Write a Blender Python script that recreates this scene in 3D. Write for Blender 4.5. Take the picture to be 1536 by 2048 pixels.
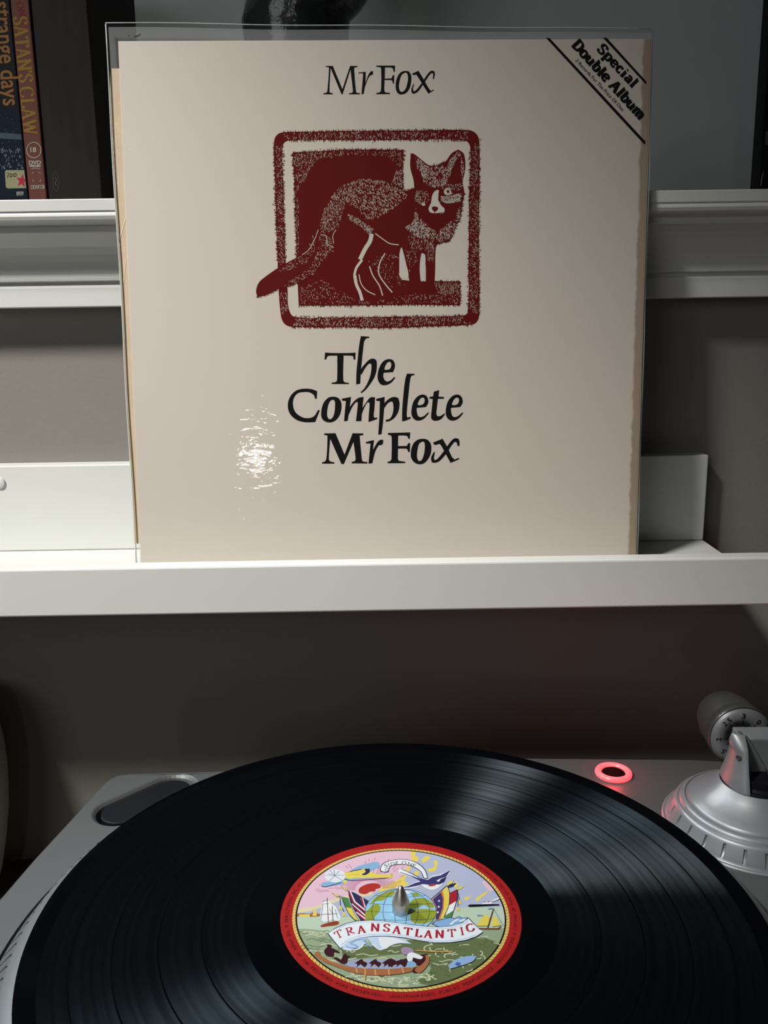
import bpy, bmesh, math, random
from mathutils import Vector, Matrix, geometry
for o in list(bpy.data.objects): bpy.data.objects.remove(o, do_unlink=True)
SC = bpy.context.scene
COL = SC.collection
PI = math.pi

# ------------------------------------------------------------------ camera
cam = bpy.data.cameras.new('camera'); cam.sensor_fit = 'HORIZONTAL'; cam.sensor_width = 36.0
cam.lens = 1777.0 / 1536.0 * 36.0; cam.clip_start = .01; cam.clip_end = 30
co = bpy.data.objects.new('camera', cam); COL.objects.link(co)
rt, fw, up = (.999863, -.007684, -.014678), (.004348, .976592, -.215057), (.015987, .214964, .976491)
co.matrix_world = Matrix(((rt[0], up[0], -fw[0], -.00591), (rt[1], up[1], -fw[1], -.32664), (rt[2], up[2], -fw[2], .24302), (0, 0, 0, 1)))
SC.camera = co
# ------------------------------------------------------------------ world, lamps, exposure
SC.view_settings.view_transform = 'Standard'; SC.view_settings.look = 'None'
SC.view_settings.gamma = 1; SC.view_settings.use_curve_mapping = False
SC.view_settings.exposure = 0.16
w = bpy.data.worlds.new('dim room'); SC.world = w; w.use_nodes = True
w.node_tree.nodes['Background'].inputs[0].default_value = (.9, .95, 1.0, 1)
w.node_tree.nodes['Background'].inputs[1].default_value = .016

def aim(o, target):
    o.rotation_euler = (Vector(target) - o.location).to_track_quat('-Z', 'Y').to_euler()

def lamp(name, kind, loc, energy, color, target=None, **kw):
    l = bpy.data.lights.new(name, kind); l.energy = energy; l.color = color
    for k, v in kw.items(): setattr(l, k, v)
    o = bpy.data.objects.new(name, l); COL.objects.link(o); o.location = loc
    if target: aim(o, target)
    return o
# shaded lamp up on the left, in front of the shelves
lamp('shaded_lamp', 'SPOT', (-1.0, -.60, 1.60), 238, (1, .978, .94), (-.16, .20, .035), spot_size=math.radians(30), spot_blend=1.0, shadow_soft_size=.16)
# small cool lamp high up near the wall, seen as the glint in the grooves
lamp('wall_lamp', 'SPOT', (-.56, .32, .72), 31, (.78, .90, 1), (-.01, 0, 0), spot_size=math.radians(31), spot_blend=1.0, shadow_soft_size=.05)
# low lamp far behind the camera
lamp('room_lamp', 'POINT', (-.36, -1.75, .19), 1.7, (1, .95, .88), shadow_soft_size=.035)

# dim area fill added behind the viewer to soften the shade
lamp('fill_light', 'AREA', (-1.6, -2.3, .9), 7.5, (.97, .98, 1), (0, .25, .25), shape='RECTANGLE', size=1.3, size_y=1.0)

# ------------------------------------------------------------------ materials
def lin(h):
    c = [int(h[i:i + 2], 16) / 255 for i in (0, 2, 4)]
    return tuple((x / 12.92 if x < .04045 else ((x + .055) / 1.055) ** 2.4) for x in c) + (1,)
MATS = {}
def mat(name, col, rough=.5, metal=0, noise=0, nscale=60, bump=0, bscale=200, spec=.5, coat=0):
    if name in MATS: return MATS[name]
    m = bpy.data.materials.new(name); m.use_nodes = True; nt = m.node_tree; b = nt.nodes['Principled BSDF']
    c = lin(col) if isinstance(col, str) else tuple(col) + (1,)
    b.inputs['Base Color'].default_value = c; b.inputs['Roughness'].default_value = rough; b.inputs['Metallic'].default_value = metal
    b.inputs['Specular IOR Level'].default_value = spec; b.inputs['Coat Weight'].default_value = coat
    if noise or bump:
        tc = nt.nodes.new('ShaderNodeTexCoord')
    if noise:
        n = nt.nodes.new('ShaderNodeTexNoise'); n.inputs['Scale'].default_value = nscale; n.inputs['Detail'].default_value = 5
        nt.links.new(tc.outputs['Object'], n.inputs['Vector'])
        r = nt.nodes.new('ShaderNodeMixRGB'); r.blend_type = 'MIX'
        r.inputs[1].default_value = tuple(x * (1 - noise) for x in c[:3]) + (1,); r.inputs[2].default_value = tuple(min(1, x * (1 + noise)) for x in c[:3]) + (1,)
        nt.links.new(n.outputs['Fac'], r.inputs[0]); nt.links.new(r.outputs[0], b.inputs['Base Color'])
    if bump:
        n2 = nt.nodes.new('ShaderNodeTexNoise'); n2.inputs['Scale'].default_value = bscale; n2.inputs['Detail'].default_value = 4
        nt.links.new(tc.outputs['Object'], n2.inputs['Vector'])
        bp = nt.nodes.new('ShaderNodeBump'); bp.inputs['Strength'].default_value = bump; bp.inputs['Distance'].default_value = .002
        nt.links.new(n2.outputs['Fac'], bp.inputs['Height']); nt.links.new(bp.outputs[0], b.inputs['Normal'])
    MATS[name] = m; return m

white = mat('white_paint', (.60, .61, .58), .42, noise=.03, nscale=9, bump=.03, bscale=120)
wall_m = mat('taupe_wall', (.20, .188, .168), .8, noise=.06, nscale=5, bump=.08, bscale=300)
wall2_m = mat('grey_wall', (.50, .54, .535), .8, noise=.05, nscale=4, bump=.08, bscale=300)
silver = mat('silver_paint', (.17, .175, .18), .42, metal=.4, noise=.03, nscale=700)
plinth_m = mat('plinth_silver', (.062, .063, .062), .48, metal=.2, noise=.05, nscale=900)
black_m = mat('black_rubber', (.005, .005, .007), .5, spec=.12)
# flat printing inks
PR = dict(ink='0b0a0a', black='0a0a0c', dark_red='5c0a08', cream='cac4b8', white='e8eaea', pink='e2bccb', yellow='e6cf5c', cloud_yellow='ded3a2',
 magenta='a84a76', sun_red='b03228', sea_pale='bccdb4', sea_mid='95a684', sea_dark='66724a', foam='ccd0ac', sea_deep='4c5a38', island_brown='9c6a48',
 grey_line='8c8c98', brown_line='6e3a2c', hull_red='93402c', plane_blue='86b0d0', plane_yellow='e4ce58', navy='2c2c54', propeller='dfe1e6', swallow='38386e',
 flag_green='4e8444', flag_yellow='e2cd58', flag_red='ac2030', orange='cf7838', flag_purple='3e346c', globe_blue='98c8e6', land_green='94a034', banner_blue='86aed6',
 banner_shade='c2d4ea', banner_white='e6ecf0', water_lilac='9ca6c2', maroon='3c141e', canoe='a86a44', canoe_light='d4a262', mauve='a48aa6', fish_blue='94b2d6', fish_dark='4a68a4',
 orange_dull='94683e', photo_navy='12202e', photo_grey='4a5866', photo_light='8496a6', sticker='a4a080', star_red='b83048', white_print='b8b2a8', dull_red='7a2c24',
 gold='967438', dark_red_spine='703028', emblem_grey='5a5a58', label_red='a81c1c', rope_gold='dcc468', rim_ink='3c0808', sky='b2b8d0')
PAPER = ('ink', 'dark_red', 'cream')
def ink(n):
    c = lin(PR[n])[:3]
    if n not in PAPER: c = tuple(x * .54 for x in c)
    return mat('print_' + n, c, .65, spec=.08)

# ------------------------------------------------------------------ object helpers
def link(name, me, parent=None, m=None, smooth=False):
    o = bpy.data.objects.new(name, me); COL.objects.link(o)
    if m and not me.materials:
        for x in (m if isinstance(m, (list, tuple)) else [m]): me.materials.append(x)
    if smooth:
        for p in me.polygons: p.use_smooth = True
    if parent: o.parent = parent
    return o
def obj(name, bm, m, parent=None, smooth=False):
    me = bpy.data.meshes.new(name); bmesh.ops.recalc_face_normals(bm, faces=bm.faces[:]); bm.to_mesh(me); bm.free()
    return link(name, me, parent, m, smooth)
def thing(name, label, cat, loc=(0, 0, 0), mw=None, group=None):
    o = bpy.data.objects.new(name, None); COL.objects.link(o); o.empty_display_size = .02
    if mw is not None: o.matrix_world = mw
    else: o.location = loc
    return tag(o, label, cat, group)
def tag(o, label, cat, group=None):
    o['label'] = label; o['category'] = cat
    if group: o['group'] = group
    return o
def box(bm, x0, x1, y0, y1, z0, z1, bev=0, seg=2):
    r = bmesh.ops.create_cube(bm, size=1)
    for v in r['verts']:
        v.co = Vector(((x0 + x1) / 2 + v.co.x * (x1 - x0), (y0 + y1) / 2 + v.co.y * (y1 - y0), (z0 + z1) / 2 + v.co.z * (z1 - z0)))
    if bev:
        es = list({e for v in r['verts'] for e in v.link_edges})
        bmesh.ops.bevel(bm, geom=es, offset=bev, segments=seg, affect='EDGES', profile=.5)
    return bm
def boxo(name, dims, m, parent=None, bev=.0006):
    return obj(name, box(bmesh.new(), *dims, bev), m, parent)
def lathe(prof, n=96, fn=None, close=False):
    """profile of (radius, height) revolved about Z; radius 0 collapses to the axis"""
    bm = bmesh.new(); rings = []
    for i, (r, z) in enumerate(prof):
        if r <= 1e-7: rings.append([bm.verts.new((0, 0, z))]); continue
        ring = []
        for k in range(n):
            a = 2 * PI * k / n; p = Vector((r * math.cos(a), r * math.sin(a), z))
            ring.append(bm.verts.new(fn(p, i, a) if fn else p))
        rings.append(ring)
    for A, B in zip(rings, rings[1:]):
        for k in range(n):
            k2 = (k + 1) % n
            if len(A) == 1 and len(B) == 1: continue
            if len(A) == 1: bm.faces.new((A[0], B[k], B[k2]))
            elif len(B) == 1: bm.faces.new((A[k], A[k2], B[0]))
            else: bm.faces.new((A[k], A[k2], B[k2], B[k]))
    return bm
def extrude_profile(pts, x0, x1):
    """closed (y, z) profile swept along X"""
    bm = bmesh.new(); A = [bm.verts.new((x0, y, z)) for y, z in pts]; B = [bm.verts.new((x1, y, z)) for y, z in pts]; n = len(pts)
    for i in range(n): bm.faces.new((A[i], A[(i + 1) % n], B[(i + 1) % n], B[i]))
    bm.faces.new(A); bm.faces.new(B[::-1]); return bm
def prism(pts, z0, z1, axis='Z', bev=0):
    bm = bmesh.new()
    f = (lambda p, h: (p[0], p[1], h)) if axis == 'Z' else (lambda p, h: (p[0], h, p[1]))
    A = [bm.verts.new(f(p, z0)) for p in pts]; B = [bm.verts.new(f(p, z1)) for p in pts]; n = len(pts)
    for i in range(n): bm.faces.new((A[i], A[(i + 1) % n], B[(i + 1) % n], B[i]))
    bm.faces.new(A[::-1]); bm.faces.new(B)
    if bev: bmesh.ops.bevel(bm, geom=bm.edges[:], offset=bev, segments=2, affect='EDGES', profile=.5)
    return bm
def tube(path, r, n=16):
    bm = bmesh.new(); rings = []
    for i, p in enumerate(path):
        p = Vector(p); d = (Vector(path[min(i + 1, len(path) - 1)]) - Vector(path[max(i - 1, 0)])).normalized()
        a = d.cross(Vector((0, 0, 1)) if abs(d.z) < .9 else Vector((1, 0, 0))).normalized(); b = d.cross(a)
        rings.append([bm.verts.new(p + (a * math.cos(2 * PI * k / n) + b * math.sin(2 * PI * k / n)) * r) for k in range(n)])
    for A, B in zip(rings, rings[1:]):
        for k in range(n): bm.faces.new((A[k], A[(k + 1) % n], B[(k + 1) % n], B[k]))
    bm.faces.new(rings[0]); bm.faces.new(rings[-1][::-1]); return bm

# ------------------------------------------------------------------ flat printing: polygons, strokes and letters in millimetres
def smooth_loop(pts, closed=True, n=5, corner=52):
    P = [Vector(p) for p in pts]; N = len(P)
    if N < 3: return P
    cor = []
    for i in range(N):
        if not closed and i in (0, N - 1): cor.append(True); continue
        a = P[i] - P[i - 1]; b = P[(i + 1) % N] - P[i]
        cor.append(a.length < 1e-6 or b.length < 1e-6 or math.degrees(a.angle(b, 0)) > corner)
    T = [Vector((0, 0)) if cor[i] else (P[(i + 1) % N] - P[i - 1]).normalized() for i in range(N)]
    out = []
    for i in range(N if closed else N - 1):
        j = (i + 1) % N; L = (P[j] - P[i]).length
        ti = T[i] * L if not cor[i] else (P[j] - P[i]) * 1.0; tj = T[j] * L if not cor[j] else (P[j] - P[i]) * 1.0
        m = 1 if cor[i] and cor[j] else n
        for k in range(m):
            s = k / m; s2, s3 = s * s, s ** 3
            out.append(P[i] * (2 * s3 - 3 * s2 + 1) + ti * (s3 - 2 * s2 + s) + P[j] * (-2 * s3 + 3 * s2) + tj * (s3 - s2))
    if not closed: out.append(P[-1])
    return out
class Print:
    def __init__(s, f=None, clip=None): s.v, s.f, s.mi, s.mats, s.layer, s.map, s.clip = [], [], [], [], 0, f, clip
    def slot(s, c):
        if c not in s.mats: s.mats.append(c)
        return s.mats.index(c)
    def tri(s, loops, c, z):
        if s.clip:
            L2 = []
            for l in loops:
                d = []
                for i, p in enumerate(l):
                    q = l[(i + 1) % len(l)]; m = max(1, int((q - p).length / 1.5))
                    d += [p.lerp(q, k / m) for k in range(m)]
                L2.append([p if p.length < s.clip else p * (s.clip / p.length) for p in d])
            loops = L2
        flat = [p for l in loops for p in l]; b = len(s.v); s.v += [(p[0], p[1], z) for p in flat]; mi = s.slot(c)
        for t in geometry.tessellate_polygon([[Vector((p[0], p[1], 0)) for p in l] for l in loops]):
            a, d, e = (flat[i] for i in t)
            if (d[0] - a[0]) * (e[1] - a[1]) - (d[1] - a[1]) * (e[0] - a[0]) < 0: t = (t[0], t[2], t[1])
            s.f.append(tuple(b + i for i in t)); s.mi.append(mi)
    def poly(s, c, loops, sm=0, z=None):
        if z is None: z = s.layer; s.layer += 1
        s.tri([smooth_loop(l, corner=(52, 52, 88)[sm]) if sm else [Vector(p) for p in l] for l in loops], c, z)
    def stroke(s, c, w, pts, sm=1, z=None, wf=None, cap=True):
        if z is None: z = s.layer; s.layer += 1
        P = smooth_loop(pts, False, 5, 75) if sm and len(pts) > 2 else [Vector(p) for p in pts]
        b = len(s.v); mi = s.slot(c); n = len(P)
        for i, p in enumerate(P):
            d = (P[min(i + 1, n - 1)] - P[max(i - 1, 0)])
            d = d.normalized() if d.length else Vector((1, 0)); h = (wf(d) if wf else w) / 2
            q = Vector((-d.y, d.x)) * h; s.v += [(p.x + q.x, p.y + q.y, z), (p.x - q.x, p.y - q.y, z)]
        for i in range(n - 1): s.f.append((b + 2 * i, b + 2 * i + 1, b + 2 * i + 3, b + 2 * i + 2)); s.mi.append(mi)
    def letters(s, kind, c, txt, o, u, v, bold):
        o, u, v = Vector(o), Vector(u), Vector(v); z = s.layer; s.layer += 1
        if kind == 'B':
            for tri in font_tris(txt, bold):
                b = len(s.v); s.v += [tuple(o + u * p[0] + v * p[1]) + (z,) for p in tri]; s.f.append((b, b + 1, b + 2)); s.mi.append(s.slot(c))
            return
        adv = sum(GLYPH[ch][0] for ch in txt); x = 0; W = u.length / adv; H = v.length
        thick, thin = (.37, .20) if bold else (.20, .08)
        uu, vv = u.normalized(), v.normalized()
        for ch in txt:
            a, strokes = GLYPH[ch]
            for st in strokes:
                k = 1 if len(st) > 2 else 0
                pts = [o + uu * ((x + px) * W) + vv * (py * H) for px, py in st]
                def wf(d): return H * (thin + (thick - thin) * min(1, (abs(d.dot(vv)) ** 1.5) * (1 if not (len(st) == 2 and d.dot(uu) * d.dot(vv) > .1) else .45)))
                s.stroke(c, 0, pts, k, z, wf); z += 1; s.layer = z + 1
            x += a
    def build(s, name, parent, z0=.00006, dz=3e-6):
        me = bpy.data.meshes.new(name); mp = s.map or (lambda x, y, z: (x, y, z))
        me.from_pydata([mp(x * .001, y * .001, z0 + z * dz) for x, y, z in s.v], [], s.f)
        for c in s.mats: me.materials.append(ink(c))
        me.polygons.foreach_set('material_index', s.mi); me.update()
        return link(name, me, parent)
_fc = {}
def font_tris(txt, bold):
    key = (txt, bold)
    if key in _fc: return _fc[key]
    c = bpy.data.curves.new('t', 'FONT'); c.body = txt; c.size = 1; c.offset = bold; c.resolution_u = 3
    o = bpy.data.objects.new('t', c); COL.objects.link(o); dg = bpy.context.evaluated_depsgraph_get(); dg.update()
    me = bpy.data.meshes.new_from_object(o.evaluated_get(dg)); me.calc_loop_triangles()
    xs = [v.co.x for v in me.vertices]; x0, x1 = min(xs), max(xs); cap = .72
    T = []
    for t in me.loop_triangles:
        a = [((me.vertices[i].co.x - x0) / (x1 - x0), me.vertices[i].co.y / cap) for i in t.vertices]
        if (a[1][0] - a[0][0]) * (a[2][1] - a[0][1]) - (a[1][1] - a[0][1]) * (a[2][0] - a[0][0]) < 0: a = [a[0], a[2], a[1]]
        T.append(a)
    bpy.data.objects.remove(o); bpy.data.meshes.remove(me); bpy.data.curves.remove(c)
    _fc[key] = T; return T
# letter skeletons (advance, strokes) drawn with a broad pen
GLYPH = {
 ' ': (.35, []), "'": (.25, [[(.12, 1), (.10, .75)]]),
 'S': (.78, [[(.66, .76), (.60, .92), (.42, .98), (.22, .92), (.14, .74), (.24, .58), (.48, .46), (.64, .30), (.58, .10), (.38, .02), (.18, .08), (.10, .26)]]),
 'D': (.95, [[(.22, 0), (.22, 1)], [(.06, .97), (.40, .97), (.70, .86), (.82, .5), (.70, .14), (.40, .03), (.06, .03)]]),
 'A': (.98, [[(.14, 0), (.46, 1)], [(.46, 1), (.80, 0)], [(.28, .34), (.66, .34)], [(.02, .03), (.26, .03)], [(.64, .03), (.96, .03)]]),
 'T': (.88, [[(.43, 0), (.43, .97)], [(.06, .95), (.80, .95)], [(.08, .95), (.05, .74)], [(.78, .95), (.81, .74)], [(.28, .03), (.58, .03)]]),
 'R': (.95, [[(.22, 0), (.22, 1)], [(.06, .97), (.44, .97), (.66, .88), (.66, .62), (.44, .50), (.22, .50)], [(.42, .5), (.60, .24), (.90, .02)], [(.06, .03), (.38, .03)]]),
 'N': (1.0, [[(.18, 0), (.18, 1)], [(.16, 1), (.82, 0)], [(.82, 0), (.82, 1)], [(.04, .97), (.24, .97)], [(.04, .03), (.32, .03)], [(.68, .97), (.96, .97)]]),
 'L': (.80, [[(.22, 0), (.22, 1)], [(.06, .97), (.40, .97)], [(.06, .03), (.70, .03)], [(.70, .03), (.74, .26)]]),
 'I': (.42, [[(.21, 0), (.21, 1)], [(.05, .97), (.37, .97)], [(.05, .03), (.37, .03)]]),
 'C': (.92, [[(.80, .78), (.66, .95), (.44, .98), (.20, .84), (.12, .5), (.20, .16), (.44, .02), (.68, .06), (.84, .26)]]),
 'W': (1.25, [[(.10, 1), (.36, 0)], [(.36, 0), (.62, .9)], [(.62, .9), (.86, 0)], [(.86, 0), (1.12, 1)], [(.0, .97), (.24, .97)], [(1.0, .97), (1.24, .97)]]),
 'O': (.98, [[(.48, .98), (.22, .86), (.12, .5), (.22, .14), (.48, .02), (.74, .14), (.84, .5), (.74, .86), (.48, .98)]]),
 'p': (.80, [[(.20, -.30), (.20, .68)], [(.20, .56), (.40, .66), (.60, .58), (.66, .34), (.58, .10), (.40, .02), (.22, .08)], [(.04, .64), (.20, .66)], [(.06, -.29), (.36, -.29)]]),
 'e': (.72, [[(.16, .36), (.58, .36)], [(.58, .36), (.54, .60), (.38, .68), (.20, .58), (.13, .34), (.22, .10), (.42, .02), (.62, .14)]]),
 'c': (.68, [[(.56, .54), (.40, .67), (.22, .58), (.13, .34), (.22, .10), (.42, .02), (.60, .14)]]),
 'i': (.46, [[(.22, 0), (.22, .66)], [(.08, .63), (.22, .63)], [(.06, .03), (.40, .03)], [(.20, .84), (.24, .98)]]),
 'a': (.76, [[(.16, .56), (.34, .67), (.50, .60), (.54, .40), (.54, .06), (.70, .04)], [(.54, .38), (.26, .32), (.14, .16), (.26, .03), (.46, .10)]]),
 'l': (.44, [[(.22, 0), (.22, 1)], [(.06, .97), (.22, .97)], [(.06, .03), (.40, .03)]]),
 'o': (.76, [[(.38, .68), (.19, .58), (.12, .34), (.19, .10), (.38, .02), (.57, .10), (.64, .34), (.57, .58), (.38, .68)]]),
 'u': (.84, [[(.18, .66), (.18, .20), (.30, .04), (.46, .06), (.60, .20)], [(.62, 0), (.62, .66)], [(.04, .63), (.18, .63)], [(.48, .63), (.62, .63)], [(.62, .03), (.78, .03)]]),
 'b': (.80, [[(.20, .04), (.20, 1)], [(.20, .54), (.40, .66), (.60, .58), (.66, .34), (.58, .10), (.40, .02), (.20, .06)], [(.04, .97), (.20, .97)]]),
 'm': (1.2, [[(.18, 0), (.18, .66)], [(.18, .50), (.38, .66), (.54, .58), (.56, .40), (.56, 0)], [(.56, .50), (.76, .66), (.92, .58), (.94, .40), (.94, 0)], [(.04, .63), (.18, .63)], [(.06, .03), (.30, .03)], [(.46, .03), (.68, .03)], [(.82, .03), (1.1, .03)]]),
}
ART={}
ART['TITLE_TOP']=[
('P','ink',1,[[[121.46,300.86],[125.69,300.84],[131.22,287.69],[135.99,300.8],[140.44,300.73],[140.32,300.17],[138.69,299.92],[138.36,299.25],[139.36,286.37],[140.06,285.59],[141.8,285.38],[141.74,284.76],[135.15,284.73],[135.16,285.35],[137.01,285.71],[137.46,286.53],[136.18,298.75],[131.34,284.8],[130.64,284.8],[124.37,299.57],[123.48,286.69],[123.95,285.76],[125.47,285.45],[125.41,284.77],[119.91,284.8],[119.92,285.42],[121.56,285.77],[122.23,286.7],[123.39,299.57],[122.97,300.08],[121.45,300.3]]]),
('P','ink',1,[[[140.94,297.03],[145.29,297.43],[145.01,290.99],[146.79,295.62],[148.33,297.67],[149.63,297.82],[149.51,295.76],[148.09,295.46],[146.78,293.82],[144.83,289.19],[143.87,284.8],[142.61,284.8],[143.65,296.15],[143.43,296.66],[140.99,296.52]]]),
('P','ink',1,[[[151.56,300.89],[162.73,300.85],[162.55,297.36],[161.79,297.36],[161.48,298.9],[160.67,299.68],[156.7,299.85],[156.56,293.52],[160.63,293.66],[161.35,295.3],[162.22,295.56],[162.09,290.66],[161.43,290.67],[160.9,292.32],[160.09,292.73],[156.44,292.75],[156.3,286.82],[157.05,285.78],[159.66,285.51],[159.55,284.79],[151.43,284.72],[151.38,285.34],[153.24,285.79],[154.23,286.82],[154.42,299.19],[153.78,299.96],[151.55,300.23]]]),
('P','ink',1,[[[168.53,297.85],[170.97,297.58],[172.22,295.52],[172.32,292.17],[171.33,288.05],[169.03,285.21],[165.76,284.55],[163.86,285.75],[163.06,288.6],[163.34,292.21],[164.72,295.55],[166.36,297.19]],[[168.53,296.82],[166.62,295.54],[165.52,292.71],[164.96,289.1],[165.5,286.52],[166.86,285.89],[168.49,287.02],[169.7,289.6],[170.42,293.21],[170.15,295.78],[169.5,296.82]]]),
('P','ink',1,[[[172.76,296.18],[176.68,297.92],[179.39,293.69],[182.11,289.03],[184.02,286.44],[185.65,287.21],[185.92,286.8],[182.55,284.9],[180.48,288.01],[177.49,292.66],[175.32,295.76],[173.41,295.51]]]),
('P','ink',1,[[[185.65,293.04],[185.21,293.25],[185.37,295.98],[184.83,296.75],[183.2,295.47],[179.39,290.08],[176.12,285.96],[173.66,284.83],[172.57,285.46],[172.42,287.52],[173.68,290.62],[174.06,290.36],[173.4,287.52],[173.94,286.23],[175.57,287.25],[178.3,290.6],[182.11,295.99],[184.28,297.89],[186.02,297.67],[186.46,296.23],[186.13,294.17]]])]
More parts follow.
